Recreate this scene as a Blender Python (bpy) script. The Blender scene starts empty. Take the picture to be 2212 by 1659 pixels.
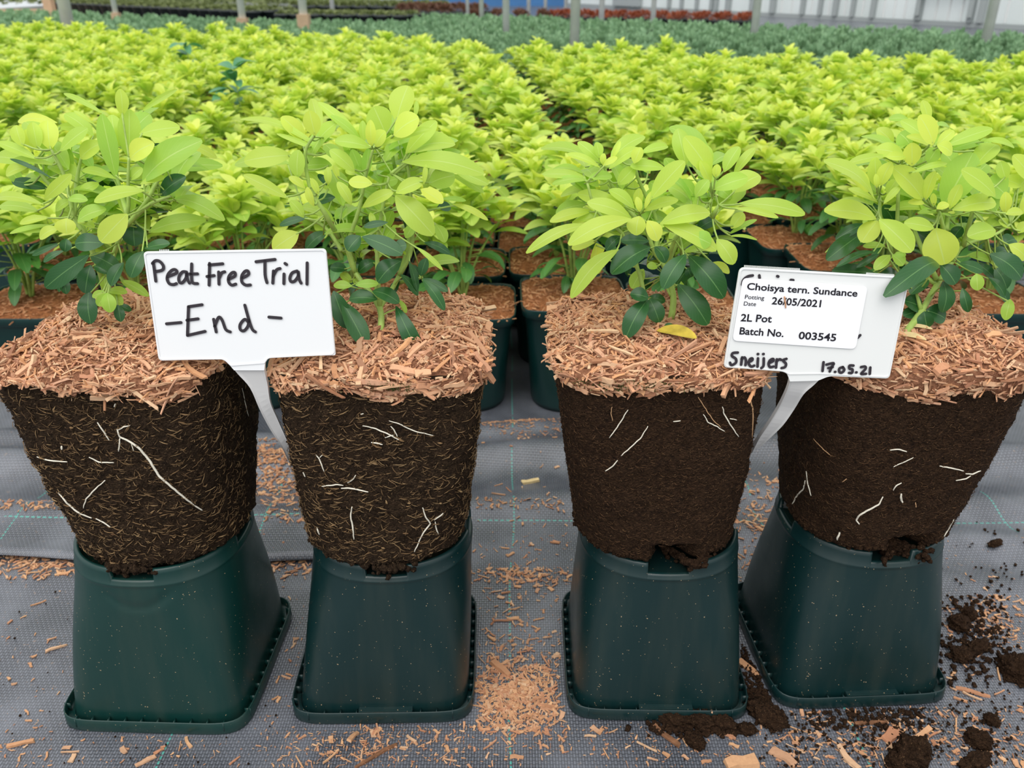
import bpy, math, random
from mathutils import Vector, Matrix, noise
from mathutils.bvhtree import BVHTree

# ------------------------------------------------------------------ camera, sky, light, exposure
SC = bpy.context.scene
COL = SC.collection
CX, CY, F = 1106.0, 829.5, 1810.0
TH = math.radians(25.95)
HC = 0.507
cs, sn = math.cos(TH), math.sin(TH)
cd = bpy.data.cameras.new('camera')
cam = bpy.data.objects.new('camera', cd)
COL.objects.link(cam)
cam.location = (0, 0, HC)
cam.rotation_euler = (math.pi / 2 - TH, 0, 0)
cd.sensor_fit = 'HORIZONTAL'
cd.sensor_width = 36.0
cd.lens = 36.0 * F / 2212.0
cd.clip_start = 0.02
cd.clip_end = 200
cd.dof.use_dof = True
cd.dof.focus_distance = 0.52
cd.dof.aperture_fstop = 15.0
SC.camera = cam

W = bpy.data.worlds.new('overcast_sky')
SC.world = W
W.use_nodes = True
nt = W.node_tree
bg = nt.nodes['Background']
tc = nt.nodes.new('ShaderNodeTexCoord')
sp = nt.nodes.new('ShaderNodeSeparateXYZ')
rp = nt.nodes.new('ShaderNodeValToRGB')
nt.links.new(tc.outputs['Generated'], sp.inputs[0])
nt.links.new(sp.outputs['Z'], rp.inputs[0])
rp.color_ramp.elements[0].position = 0.0
rp.color_ramp.elements[0].color = (0.74, 0.78, 0.80, 1)
rp.color_ramp.elements[1].position = 0.8
rp.color_ramp.elements[1].color = (1.0, 1.0, 1.0, 1)
nt.links.new(rp.outputs[0], bg.inputs[0])
bg.inputs[1].default_value = 0.95

sd = bpy.data.lights.new('sun', 'SUN')
sd.energy = 1.7
sd.angle = math.radians(60)
sd.color = (1.0, 0.985, 0.95)
sun = bpy.data.objects.new('sun', sd)
COL.objects.link(sun)
sun.rotation_euler = (math.radians(30), math.radians(-12), 0)

SC.view_settings.view_transform = 'Standard'
SC.view_settings.look = 'None'
SC.view_settings.gamma = 1
SC.view_settings.use_curve_mapping = False
SC.view_settings.exposure = 0.26
SC.cycles.max_bounces = 6
SC.cycles.diffuse_bounces = 4
SC.cycles.glossy_bounces = 2
SC.cycles.transmission_bounces = 4
SC.cycles.transparent_max_bounces = 4

R = random.Random(7)
U = R.uniform

# ------------------------------------------------------------------ helpers
def ray(u, v):
    x = (u - CX) / F
    y = -(v - CY) / F
    return Vector((x, cs + y * sn, -sn + y * cs))
CAM = Vector((0, 0, HC))
def PY(u, v, Y):
    d = ray(u, v)
    return CAM + d * (Y / d.y)
def PZ(u, v, z=0.0):
    d = ray(u, v)
    return CAM + d * ((z - HC) / d.z)
def PP(u, v, p0, n):
    d = ray(u, v)
    return CAM + d * ((p0 - CAM).dot(n) / d.dot(n))
def lerp(a, b, t):
    return a + (b - a) * t
def sstep(a, b, x):
    t = min(1, max(0, (x - a) / (b - a)))
    return t * t * (3 - 2 * t)

def props(o, label=None, cat=None, group=None, kind=None):
    if label: o['label'] = label
    if cat: o['category'] = cat
    if group: o['group'] = group
    if kind: o['kind'] = kind
    return o
def link(o, parent=None):
    COL.objects.link(o)
    if parent is not None:
        o.parent = parent
    return o
def empty(name, loc, label, cat, group=None, rz=0):
    o = bpy.data.objects.new(name, None)
    o.empty_display_size = 0.02
    o.location = loc
    o.rotation_euler = (0, 0, rz)
    COL.objects.link(o)
    return props(o, label, cat, group)

class MB:
    def __init__(s):
        s.v = []; s.f = []; s.uv = {}; s.tone = []
    def add(s, vs, fs, tone=0.0, uvs=None):
        b = len(s.v)
        s.v.extend(vs)
        s.f.extend([tuple(b + i for i in f) for f in fs])
        s.tone.extend([tone] * len(vs))
        if uvs:
            for i, q in enumerate(uvs):
                s.uv[b + i] = q
    def mesh(s, name, mat, smooth=True, off=None):
        me = bpy.data.meshes.new(name)
        vs = s.v if off is None else [(p[0] - off[0], p[1] - off[1], p[2] - off[2]) for p in s.v]
        me.from_pydata([tuple(p) for p in vs], [], s.f)
        if s.uv:
            ul = me.uv_layers.new(name='UVMap')
            d = [0.0] * (2 * len(me.loops))
            for l in me.loops:
                q = s.uv.get(l.vertex_index, (0.5, 0.5))
                d[2 * l.index] = q[0]; d[2 * l.index + 1] = q[1]
            ul.data.foreach_set('uv', d)
        if any(s.tone):
            a = me.attributes.new('tone', 'FLOAT', 'POINT')
            a.data.foreach_set('value', s.tone)
        if smooth:
            me.polygons.foreach_set('use_smooth', [True] * len(me.polygons))
        me.materials.append(mat)
        me.update()
        return me
    def obj(s, name, mat, parent=None, smooth=True, off=None):
        return link(bpy.data.objects.new(name, s.mesh(name, mat, smooth, off)), parent)
    def box(s, c, h, rot=None):
        m = rot or Matrix.Identity(3)
        c = Vector(c)
        vs = [c + m @ Vector((x * h[0], y * h[1], z * h[2])) for z in (-1, 1) for y in (-1, 1) for x in (-1, 1)]
        s.add(vs, [(0, 2, 3, 1), (4, 5, 7, 6), (0, 1, 5, 4), (2, 6, 7, 3), (0, 4, 6, 2), (1, 3, 7, 5)])
    def tube(s, pts, rad, n=7, tone=0.0, flat=1.0):
        pts = [Vector(p) for p in pts]
        if not isinstance(rad, (list, tuple)): rad = [rad] * len(pts)
        vs = []
        pn = None
        for i, p in enumerate(pts):
            d = (pts[min(i + 1, len(pts) - 1)] - pts[max(i - 1, 0)])
            if d.length < 1e-9: d = Vector((0, 0, 1))
            d.normalize()
            a = pn if pn is not None else (Vector((0, 0, 1)) if abs(d.z) < .9 else Vector((1, 0, 0)))
            x = a - d * a.dot(d)
            if x.length < 1e-6: x = d.orthogonal()
            x.normalize(); pn = x
            y = d.cross(x)
            for k in range(n):
                t = 2 * math.pi * k / n
                vs.append(p + (x * math.cos(t) + y * math.sin(t) * flat) * rad[i])
        fs = []
        for i in range(len(pts) - 1):
            for k in range(n):
                a = i * n + k; b = i * n + (k + 1) % n
                fs.append((a, b, b + n, a + n))
        fs.append(tuple(range(n - 1, -1, -1)))
        fs.append(tuple((len(pts) - 1) * n + k for k in range(n)))
        s.add(vs, fs, tone)

def smooth_path(pts, n=4):
    pts = [Vector(p) for p in pts]
    if len(pts) < 3: 
        return pts
    out = []
    for i in range(len(pts) - 1):
        p0 = pts[max(0, i - 1)]; p1 = pts[i]; p2 = pts[i + 1]; p3 = pts[min(len(pts) - 1, i + 2)]
        for k in range(n):
            t = k / n
            out.append(0.5 * ((2 * p1) + (p2 - p0) * t + (2 * p0 - 5 * p1 + 4 * p2 - p3) * t * t + (3 * p1 - p0 - 3 * p2 + p3) * t ** 3))
    out.append(pts[-1])
    return out

# ------------------------------------------------------------------ materials
def srgb(r, g, b):
    def c(x):
        x /= 255
        return x / 12.92 if x <= .04045 else ((x + .055) / 1.055) ** 2.4
    return (c(r), c(g), c(b), 1)

class NT:
    def __init__(s, name):
        s.m = bpy.data.materials.new(name)
        s.m.use_nodes = True
        s.t = s.m.node_tree
        s.p = s.t.nodes['Principled BSDF']
        s.out = s.t.nodes['Material Output']
    def n(s, typ, **kw):
        nd = s.t.nodes.new('ShaderNode' + typ)
        for k, v in kw.items():
            setattr(nd, k, v)
        return nd
    def l(s, a, b):
        s.t.links.new(a, b)
    def setp(s, name, v):
        i = s.p.inputs[name]
        if hasattr(v, 'is_linked') or hasattr(v, 'links'): s.l(v, i)
        else: i.default_value = v
    def coord(s, kind='Object', scale=(1, 1, 1)):
        a = s.n('TexCoord'); b = s.n('Mapping')
        b.inputs['Scale'].default_value = scale
        s.l(a.outputs[kind], b.inputs[0])
        return b.outputs[0]
    def noise(s, co, scale, detail=3, rough=.55):
        a = s.n('TexNoise')
        a.inputs['Scale'].default_value = scale
        a.inputs['Detail'].default_value = detail
        a.inputs['Roughness'].default_value = rough
        s.l(co, a.inputs['Vector'])
        return a.outputs['Fac']
    def ramp(s, fac, stops):
        a = s.n('ValToRGB')
        e = a.color_ramp.elements
        while len(e) < len(stops): e.new(0.5)
        for i, (p, c) in enumerate(stops):
            e[i].position = p; e[i].color = c
        s.l(fac, a.inputs[0])
        return a.outputs[0]
    def mix(s, fac, a, b, mode='MIX'):
        m = s.n('MixRGB', blend_type=mode)
        for i, v in enumerate((fac, a, b)):
            if isinstance(v, (int, float, tuple)): m.inputs[i].default_value = v
            else: s.l(v, m.inputs[i])
        return m.outputs[0]
    def math(s, op, a, b=0.0, c=0.0):
        m = s.n('Math', operation=op)
        for i, v in enumerate((a, b, c)):
            if isinstance(v, (int, float)): m.inputs[i].default_value = v
            else: s.l(v, m.inputs[i])
        return m.outputs[0]
    def bump(s, h, strength=.5, dist=.002):
        b = s.n('Bump')
        b.inputs['Strength'].default_value = strength
        b.inputs['Distance'].default_value = dist
        s.l(h, b.inputs['Height'])
        s.l(b.outputs[0], s.p.inputs['Normal'])

def simple(name, col, rough=.5, spec=.5, var=0.0, vs=40):
    k = NT(name)
    k.setp('Roughness', rough)
    k.setp('Specular IOR Level', spec)
    if var:
        co = k.coord()
        f = k.noise(co, vs, 4)
        d = tuple(c * (1 - var) for c in col[:3]) + (1,)
        b = tuple(min(1, c * (1 + var)) for c in col[:3]) + (1,)
        k.setp('Base Color', k.ramp(f, [(.3, d), (.7, b)]))
    else:
        k.setp('Base Color', col)
    return k.m

def mat_leaf(name, c0, c1, vein, rough, trans, tcol):
    """c0..c1 by the per-leaf tone; paler midrib and side veins along the blade"""
    k = NT(name)
    at = k.n('Attribute', attribute_name='tone')
    geo = k.n('NewGeometry')
    rnd = geo.outputs['Random Per Island']
    base = k.mix(at.outputs['Fac'], c0, c1)
    base = k.mix(k.math('MULTIPLY', rnd, .3), base, tuple(c * .78 for c in c0[:3]) + (1,))
    co = k.coord()
    f = k.noise(co, 60, 3)
    base = k.mix(k.math('MULTIPLY', f, .3), base, tuple(c * .7 for c in c1[:3]) + (1,))
    uv = k.n('UVMap', uv_map='UVMap')
    sep = k.n('SeparateXYZ')
    k.l(uv.outputs[0], sep.inputs[0])
    ax = k.math('ABSOLUTE', k.math('SUBTRACT', sep.outputs['X'], .5))
    mid = k.math('LESS_THAN', ax, .022)
    w = k.math('SINE', k.math('MULTIPLY', k.math('ADD', sep.outputs['Y'], k.math('MULTIPLY', ax, -.7)), 62.0))
    sv = k.math('MULTIPLY', k.math('GREATER_THAN', w, .97), .10)
    vm = k.math('MAXIMUM', k.math('MULTIPLY', mid, .5), sv)
    base = k.mix(vm, base, vein)
    k.setp('Base Color', base)
    k.setp('Roughness', rough)
    k.setp('Specular IOR Level', .4)
    k.bump(k.math('MULTIPLY', k.math('SUBTRACT', f, vm), 1.0), .25, .0006)
    tr = k.n('BsdfTranslucent')
    k.l(k.mix(1.0, base, tcol, 'MULTIPLY'), tr.inputs[0])
    mx = k.n('MixShader')
    mx.inputs[0].default_value = trans
    k.l(k.p.outputs[0], mx.inputs[1]); k.l(tr.outputs[0], mx.inputs[2])
    k.l(mx.outputs[0], k.out.inputs[0])
    return k.m

M = {}
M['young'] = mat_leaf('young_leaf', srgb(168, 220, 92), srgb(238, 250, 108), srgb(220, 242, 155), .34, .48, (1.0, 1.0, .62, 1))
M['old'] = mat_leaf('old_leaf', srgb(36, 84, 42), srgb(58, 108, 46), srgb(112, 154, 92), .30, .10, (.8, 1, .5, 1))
M['bgyoung'] = mat_leaf('bed_young_leaf', srgb(172, 220, 88), srgb(246, 252, 132), srgb(232, 248, 150), .42, .48, (1.0, 1.0, .66, 1))
M['bgold'] = mat_leaf('bed_old_leaf', srgb(56, 108, 56), srgb(92, 148, 66), srgb(120, 160, 90), .4, .15, (.8, 1, .5, 1))
M['stem'] = simple('green_stem', srgb(158, 184, 92), .5, .4, .25, 90)

def mat_chip(name, cols, dark):
    k = NT(name)
    geo = k.n('NewGeometry')
    stops = [(i / (len(cols) - 1), c) for i, c in enumerate(cols)]
    oi = k.n('ObjectInfo')
    base = k.ramp(k.math('FRACT', k.math('ADD', geo.outputs['Random Per Island'], oi.outputs['Random'])), stops)
    co = k.coord('Object', (1, 1, 1))
    f = k.noise(co, 420, 3)
    base = k.mix(k.math('MULTIPLY', f, .45), base, dark)
    k.setp('Base Color', base)
    k.setp('Roughness', .8)
    k.setp('Specular IOR Level', .25)
    k.bump(f, .4, .0008)
    return k.m
M['chip'] = mat_chip('wood_chip', [srgb(176, 124, 96), srgb(232, 186, 146), srgb(208, 150, 114), srgb(240, 206, 166), srgb(150, 104, 80), srgb(232, 174, 124), srgb(222, 176, 144), srgb(196, 138, 106)], srgb(140, 92, 68))
M['gchip'] = mat_chip('loose_wood_chip', [srgb(200, 150, 114), srgb(222, 176, 132), srgb(190, 134, 102), srgb(222, 186, 150), srgb(176, 124, 94), srgb(210, 160, 118)], srgb(136, 92, 66))
M['bgchip'] = mat_chip('bed_wood_chip', [srgb(184, 126, 86), srgb(212, 158, 114), srgb(170, 114, 78), srgb(218, 168, 122), srgb(196, 138, 98)], srgb(124, 80, 52))
M['oldchip'] = simple('weathered_chip', srgb(120, 84, 60), .85, .2, .35, 200)

def mat_mulchbase(name, a, b):
    k = NT(name)
    co = k.coord()
    f = k.noise(co, 260, 5, .7)
    k.setp('Base Color', k.ramp(f, [(.3, a), (.65, b)]))
    k.setp('Roughness', .95); k.setp('Specular IOR Level', .1)
    k.bump(f, .9, .004)
    return k.m
M['mulch'] = mat_mulchbase('mulch_bed', srgb(104, 66, 48), srgb(178, 126, 96))
M['bgmulch'] = mat_mulchbase('bed_mulch', srgb(110, 66, 42), srgb(186, 122, 80))

def mat_soil(name, a, b, fleck, amt):
    k = NT(name)
    co = k.coord()
    f = k.noise(co, 330, 6, .75)
    base = k.ramp(f, [(.3, a), (.62, b)])
    v = k.n('TexVoronoi', feature='F1')
    v.inputs['Scale'].default_value = 700
    k.l(co, v.inputs['Vector'])
    g = k.noise(co, 900, 2)
    fm = k.math('GREATER_THAN', g, amt)
    base = k.mix(k.math('MULTIPLY', fm, .7), base, fleck)
    k.setp('Base Color', base)
    k.setp('Roughness', .95); k.setp('Specular IOR Level', .12)
    h = k.math('ADD', k.math('MULTIPLY', f, 1.0), k.math('MULTIPLY', v.outputs['Distance'], .7))
    k.bump(h, 1.0, .004)
    return k.m
M['soil_a'] = mat_soil('fibrous_compost', srgb(28, 20, 14), srgb(74, 57, 42), srgb(146, 120, 90), .665)
M['soil_b'] = mat_soil('fine_compost', srgb(32, 21, 14), srgb(74, 53, 37), srgb(146, 114, 82), .675)
M['fib_a'] = mat_chip('compost_fibre', [srgb(112, 86, 58), srgb(150, 120, 84), srgb(88, 66, 44), srgb(172, 142, 102), srgb(100, 74, 50)], srgb(70, 50, 32))
M['fib_b'] = mat_chip('fine_fibre', [srgb(96, 68, 44), srgb(76, 52, 34), srgb(112, 82, 54), srgb(66, 46, 30)], srgb(50, 34, 22))
M['root'] = simple('white_root', srgb(232, 224, 206), .5, .4, .12, 300)
M['tanroot'] = simple('tan_root', srgb(198, 156, 116), .6, .3, .12, 300)
M['moss'] = simple('moss', srgb(84, 88, 48), .9, .1, .4, 300)

def mat_pot(name, col, specks=True):
    k = NT(name)
    co = k.coord()
    base = col
    if specks:
        n1 = k.noise(co, 620, 1)
        n2 = k.noise(co, 28, 2)
        th = k.math('GREATER_THAN', k.math('ADD', n1, k.math('MULTIPLY', n2, .10)), .815)
        sm = k.noise(k.coord('Object', (60, 60, 7)), 1.0, 4)
        sc = k.math('MULTIPLY', k.math('SUBTRACT', sm, .45), .35)
        base = k.mix(k.n('Clamp').outputs[0] if False else k.math('MAXIMUM', sc, 0.0), base, srgb(92, 92, 78))
        base = k.mix(k.math('MULTIPLY', th, .8), base, srgb(190, 165, 130))
        k.setp('Roughness', k.math('ADD', .24, k.math('MULTIPLY', k.noise(co, 60, 4), .22)))
        k.bump(k.noise(co, 45, 2), .06, .002)
    else:
        k.setp('Roughness', .35)
    k.setp('Base Color', base)
    k.setp('Specular IOR Level', .5)
    return k.m
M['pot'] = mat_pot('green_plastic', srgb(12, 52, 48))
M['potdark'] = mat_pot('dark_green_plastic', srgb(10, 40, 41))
M['bgpot'] = mat_pot('bed_pot_plastic', srgb(8, 48, 46), False)
M['blackpot'] = simple('black_plastic', srgb(20, 32, 32), .4)
M['sign'] = simple('white_label_plastic', srgb(232, 233, 235), .38, .5)
M['signgrey'] = simple('grey_label_plastic', srgb(226, 227, 226), .4, .5)
M['stakegrey'] = simple('stake_plastic', srgb(214, 212, 211), .4, .5)
M['paper'] = simple('paper_sticker', srgb(243, 243, 247), .55, .3)
M['ink'] = simple('marker_ink', srgb(38, 30, 38), .35, .5)
M['print'] = simple('printed_ink', srgb(24, 20, 30), .6, .3)
M['deadleaf'] = simple('dead_leaf', srgb(214, 190, 140), .6, .3, .15, 120)
M['yellowleaf'] = simple('yellowed_leaf', srgb(188, 164, 62), .6, .3, .3, 120)

# ------------------------------------------------------------------ ground
def gz(x, y):
    z = 0.0
    wob = .02 * math.sin(3.1 * x + .6) + .012 * math.sin(7.3 * x)
    for (yc, w, a, x0, x1) in ((.735, .028, .012, -2, 2), (.835, .026, .020, -2, 2), (.895, .018, .013, -2, .1), (.665, .020, .009, .15, 2), (.60, .02, .004, .36, 2), (.56, .03, .004, -2, -.37), (.64, .02, .005, -2, -.33)):
        e = sstep(x0 - .1, x0 + .1, x) * (1 - sstep(x1 - .1, x1 + .1, x))
        d = (y - yc - wob) / w
        z += a * e * math.exp(-d * d)
    z += .0012 * noise.noise(Vector((x * 9, y * 9, 3.1))) * sstep(.62, .72, y)
    z += .0022 * noise.noise(Vector((x * 4, y * 14, 1.1))) * sstep(.0, .12, abs(x + .02) * 0 + max(0, max(-x - .36, x - .36))) 
    return z * (1 - sstep(.92, .98, y))

def mat_fabric():
    k = NT('woven_ground_fabric')
    a = k.n('TexCoord'); sep = k.n('SeparateXYZ')
    k.l(a.outputs['Object'], sep.inputs[0])
    X, Y = sep.outputs['X'], sep.outputs['Y']
    px, py = .0021, .0030
    u = k.math('DIVIDE', X, px); v = k.math('DIVIDE', Y, py)
    fu = k.math('FRACT', u); fv = k.math('FRACT', v)
    chk = k.math('MODULO', k.math('ABSOLUTE', k.math('ADD', k.math('FLOOR', u), k.math('FLOOR', v))), 2.0)
    bu = k.math('SINE', k.math('MULTIPLY', fu, math.pi)); bv = k.math('SINE', k.math('MULTIPLY', fv, math.pi))
    over = k.math('MULTIPLY', bu, k.math('ADD', .55, k.math('MULTIPLY', bv, .45)))
    under = k.math('MULTIPLY', bv, k.math('ADD', .3, k.math('MULTIPLY', bu, .3)))
    m = k.n('Mix'); 
    k.l(chk, m.inputs[0]); k.l(under, m.inputs[2]); k.l(over, m.inputs[3])
    h = m.outputs[0]
    f = k.noise(a.outputs['Object'], 14, 4)
    f2 = k.noise(a.outputs['Object'], 260, 3)
    base = k.ramp(h, [(.05, srgb(34, 36, 42)), (.80, srgb(106, 110, 119))])
    base = k.mix(k.math('MULTIPLY', k.math('MAXIMUM', k.math('SUBTRACT', f, .42), 0.0), 1.2), base, srgb(146, 150, 160))
    base = k.mix(k.math('MULTIPLY', k.math('GREATER_THAN', f2, .67), .45), base, srgb(150, 128, 110))
    # teal marker threads
    wob = k.math('MULTIPLY', k.math('SUBTRACT', k.noise(a.outputs['Object'], 3.0, 1), .5), .03)
    def line(c, c0, s, along, dash):
        d = k.math('ABSOLUTE', k.math('SUBTRACT', k.math('FRACT', k.math('ADD', k.math('DIVIDE', k.math('ADD', k.math('SUBTRACT', c, c0), wob), s), .5)), .5))
        m1 = k.math('LESS_THAN', d, .0008 / s)
        m2 = k.math('LESS_THAN', k.math('FRACT', k.math('DIVIDE', along, dash)), .62)
        return k.math('MULTIPLY', m1, m2)
    lm = k.math('MULTIPLY', k.math('MAXIMUM', line(X, .0, .254, Y, .0042), line(Y, .712, 1.9, X, .006)), k.math('GREATER_THAN', k.noise(a.outputs['Object'], 22, 2), .44))
    base = k.mix(k.math('MULTIPLY', lm, .65), base, srgb(70, 180, 165))
    k.setp('Base Color', base)
    k.setp('Roughness', k.math('ADD', .20, k.math('MULTIPLY', f, .24)))
    k.setp('Specular IOR Level', .85)
    k.bump(h, .55, .0007)
    return k.m
M['fabric'] = mat_fabric()

def build_floor():
    mb = MB()
    xs = [-9, -4, -2, -1.2] + [-.8 + i * .008 for i in range(201)] + [1.2, 2, 4, 9]
    ys = [-1, -.2, .1, .25] + [.3 + i * .006 for i in range(120)] + [1.1, 1.4, 2, 3, 5, 9, 16, 24]
    nx = len(xs)
    vs = [(x, y, gz(x, y)) for y in ys for x in xs]
    fs = [(j * nx + i, j * nx + i + 1, (j + 1) * nx + i + 1, (j + 1) * nx + i) for j in range(len(ys) - 1) for i in range(nx - 1)]
    mb.add(vs, fs)
    o = mb.obj('floor', M['fabric'])
    return props(o, 'dark grey woven ground fabric with teal marker threads', 'floor', None, 'structure')
build_floor()

def build_overlap():
    """the loose edge of a second length of fabric lying over the first, to the far side of the trial"""
    mb = MB()
    n = 90
    vs = []; fs = []
    for i in range(n + 1):
        x = lerp(-1.1, -.14, i / n)
        e = .012 * math.sin(5 * x) + .004 * math.sin(23 * x)
        y0 = .655 + e
        rise = .007 + .003 * math.sin(9 * x + 1)
        prof = [(0, rise - .0015), (-.001, rise), (.012, rise + .002), (.03, rise * .6), (.055, .0015), (.09, .0012)]
        for (dy, dz) in prof:
            vs.append((x, y0 + dy, gz(x, y0 + dy) + dz))
    m = 6
    for i in range(n):
        for j in range(m - 1):
            fs.append((i * m + j, (i + 1) * m + j, (i + 1) * m + j + 1, i * m + j + 1))
    mb.add(vs, fs)
    o = mb.obj('trim_1', M['fabric'])
    props(o, 'raised overlapping edge of the ground fabric', 'ground fabric', None, 'structure')
build_overlap()

# ------------------------------------------------------------------ pots
def sq(a, n, t):
    """superellipse of half-size a and exponent n at angle t"""
    c, s = math.cos(t), math.sin(t)
    r = (abs(c) ** n + abs(s) ** n) ** (-1.0 / n)
    return a * r * c, a * r * s

def loft(mb, rings, n=144, close_first=False, close_last=False, tone=0.0, extra=()):
    ths = sorted([2 * math.pi * k / n for k in range(n)] + [e % (2 * math.pi) for e in extra])
    n = len(ths)
    """rings: function(theta) -> (x, y, z) each"""
    vs = []
    for fn in rings:
        for k in range(n):
            vs.append(fn(ths[k]))
    fs = []
    for i in range(len(rings) - 1):
        for k in range(n):
            a = i * n + k; b = i * n + (k + 1) % n
            fs.append((a, b, b + n, a + n))
    if close_first: fs.append(tuple(range(n - 1, -1, -1)))
    if close_last: fs.append(tuple((len(rings) - 1) * n + k for k in range(n)))
    mb.add(vs, fs, tone)

POT_H = .1375
def pot_rings_upturned(lean=0.0, dent=0.0):
    def notch(t):
        d = min(abs(((t - q + math.pi) % (2 * math.pi)) - math.pi) for q in (0, math.pi / 2, math.pi, -math.pi / 2))
        return 1 - sstep(.2500, .2560, d)
    def ring(z, a, nn, dn=0.0):
        def f(t):
            x, y = sq(a, nn, t)
            if dent and y < -.03:
                r_ = math.hypot(x - .002, z - (POT_H - .006))
                y += dent * math.exp(-((r_ - .0245) / .0032) ** 2) * sstep(.008, .016, POT_H - .006 - z)
            return (x + lean * z / POT_H, y, z - dn * notch(t))
        return f
    R_ = []
    H = POT_H
    for i in range(49):
        u = i / 48
        z = .003 + u * (H - .016)
        a = lerp(.0652, .0594, u ** .9)
        nn = lerp(7.0, 2.35, sstep(.0, 1.05, u) ** .8)
        R_.append(ring(z, a, nn))
    R_.append(ring(H - .0125, .0598, 2.33))
    R_.append(ring(H - .0118, .0592, 2.33))
    R_.append(ring(H - .0035, .0587, 2.3, .0065))
    R_.append(ring(H - .0008, .0582, 2.3, .0082))
    R_.append(ring(H, .0572, 2.3, .0085))
    R_.append(ring(H, .0557, 2.3, .0085))
    R_.append(ring(H - .0010, .0550, 2.3, .0078))
    R_.append(ring(H - .0090, .0547, 2.3))
    R_.append(ring(H - .0092, .030, 2.0))
    R_.append(ring(H - .0092, .004, 2.0))
    return R_

def rim_mesh(mb, half=.0700, ribs=10):
    def ring(z, a, nn):
        return lambda t: (*sq(a, nn, t), z)
    loft(mb, [ring(.004, .0653, 7), ring(.0032, .0660, 7.5), ring(.0032, .0684, 8), ring(.0042, .0690, 8), ring(.0105, .0690, 8),
              ring(.0111, .0694, 8), ring(.0105, .0699, 8), ring(.0008, .0702, 8), ring(.0, .0698, 8), ring(.0, .0650, 7)])
    for side in range(4):
        rot = Matrix.Rotation(side * math.pi / 2, 3, 'Z')
        for i in range(ribs):
            x = lerp(-.054, .054, i / (ribs - 1))
            c = rot @ Vector((x, -.0671, .0068))
            mb.box(c, (.0003, .0022, .0036), rot)

def make_upturned_pot(x, y, rz, label, tab, mat, scale=1.0, lean=0.0):
    e = empty('plant_pot', (x, y, .0002), label, 'plant pot', None, rz)
    e.scale = (scale, scale, scale)
    b = MB(); loft(b, pot_rings_upturned(lean, .0011 if not tab else 0.0), 176, close_last=True, extra=[q * math.pi / 2 + e for q in range(4) for e in (-.2563, -.2497, .2497, .2563)])
    b.obj('body', mat, e)
    r = MB(); rim_mesh(r); r.obj('rim', mat, e)
    if tab:
        t = MB()
        t.box((.004, -.0672, .0112), (.020, .0024, .0009))
        for s in (-1, 1):
            t.box((.004 + s * .0195, -.0672, .0070), (.0006, .0024, .004))
        t.box((.004, -.0676, .0122), (.0185, .0006, .0004))
        t.obj('rim_tab', mat, e, smooth=False)
    return e

# centre x,y of the pots, tops and foots of the root balls
TR = [
    dict(pot=(-.2665, .519, math.radians(-2)), foot=(-.2550, .521), top=(-.2560, .524), rot=math.radians(-3)),
    dict(pot=(-.1000, .526, math.radians(1)), foot=(-.0935, .527), top=(-.0850, .527), rot=math.radians(2)),
    dict(pot=(.1130, .5285, math.radians(-1)), foot=(.1060, .530), top=(.0940, .528), rot=math.radians(1)),
    dict(pot=(.2690, .542, math.radians(3)), foot=(.2690, .541), top=(.2680, .538), rot=math.radians(4)),
]
POT_LABELS = ['',
              'upturned dark green square pot under the shrub with the handwritten sign',
              'upturned dark green square pot with a dark hollow above its front notch',
              'upturned dark green square pot with a soil lump hanging over its front notch']
POT_LABELS[0] = 'upturned green square pot with a shallow crescent dent, standing at the end of the row'
for i, t in enumerate(TR):
    x, y, rz = t['pot']
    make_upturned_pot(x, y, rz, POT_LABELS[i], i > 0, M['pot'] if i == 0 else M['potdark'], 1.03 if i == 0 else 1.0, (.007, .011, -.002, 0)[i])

# ------------------------------------------------------------------ chips
def chip_geo(L, Wd, T, rnd):
    """an irregular splintered chip along x"""
    u = rnd.uniform
    n = 4
    vs = []
    bend = u(-.12, .12) * L
    ends = (u(.25, .9), u(.2, .9))
    for i in range(n):
        t = i / (n - 1)
        w = Wd * .5 * lerp(ends[0], ends[1], t) * (1 if i in (0, n - 1) else u(.85, 1.25))
        x = (t - .5) * L + u(-.05, .05) * L
        z = bend * (t - .5) ** 2 * 4 * .5
        sk = u(-.15, .15) * Wd
        vs += [(x + u(-.06, .06) * L, -w + sk, z - T / 2), (x + u(-.06, .06) * L, w + sk, z - T / 2 * u(.5, 1)), (x, w * u(.75, 1) + sk, z + T / 2), (x, -w * u(.75, 1) + sk, z + T / 2 * u(.6, 1.1))]
    fs = [(3, 2, 1, 0), tuple((n - 1) * 4 + k for k in range(4))]
    for i in range(n - 1):
        for k in range(4):
            a = i * 4 + k; b = i * 4 + (k + 1) % 4
            fs.append((a, b, b + 4, a + 4))
    return [Vector(v) for v in vs], fs

CHIPS = []
for i in range(60):
    k = R.random()
    if k < .30: d = (U(.007, .018), U(.0010, .0024), U(.0006, .0014))
    elif k < .70: d = (U(.005, .012), U(.0024, .0050), U(.0007, .0016))
    else: d = (U(.002, .005), U(.0012, .0030), U(.0006, .0014))
    CHIPS.append(chip_geo(*d, R))

def put_chip(mb, p, nrm, rnd, sc=1.0, tilt=.35, geo=None):
    vs, fs = geo or CHIPS[rnd.randrange(len(CHIPS))]
    n = Vector(nrm) + Vector((rnd.gauss(0, tilt), rnd.gauss(0, tilt), rnd.gauss(0, tilt)))
    n.normalize()
    a = rnd.uniform(0, 2 * math.pi)
    x = Vector((math.cos(a), math.sin(a), rnd.uniform(-.2, .2)))
    x = x - n * x.dot(n); x.normalize()
    y = n.cross(x)
    mb.add([p + (x * v.x + y * v.y + n * v.z) * sc for v in vs], fs)

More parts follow.
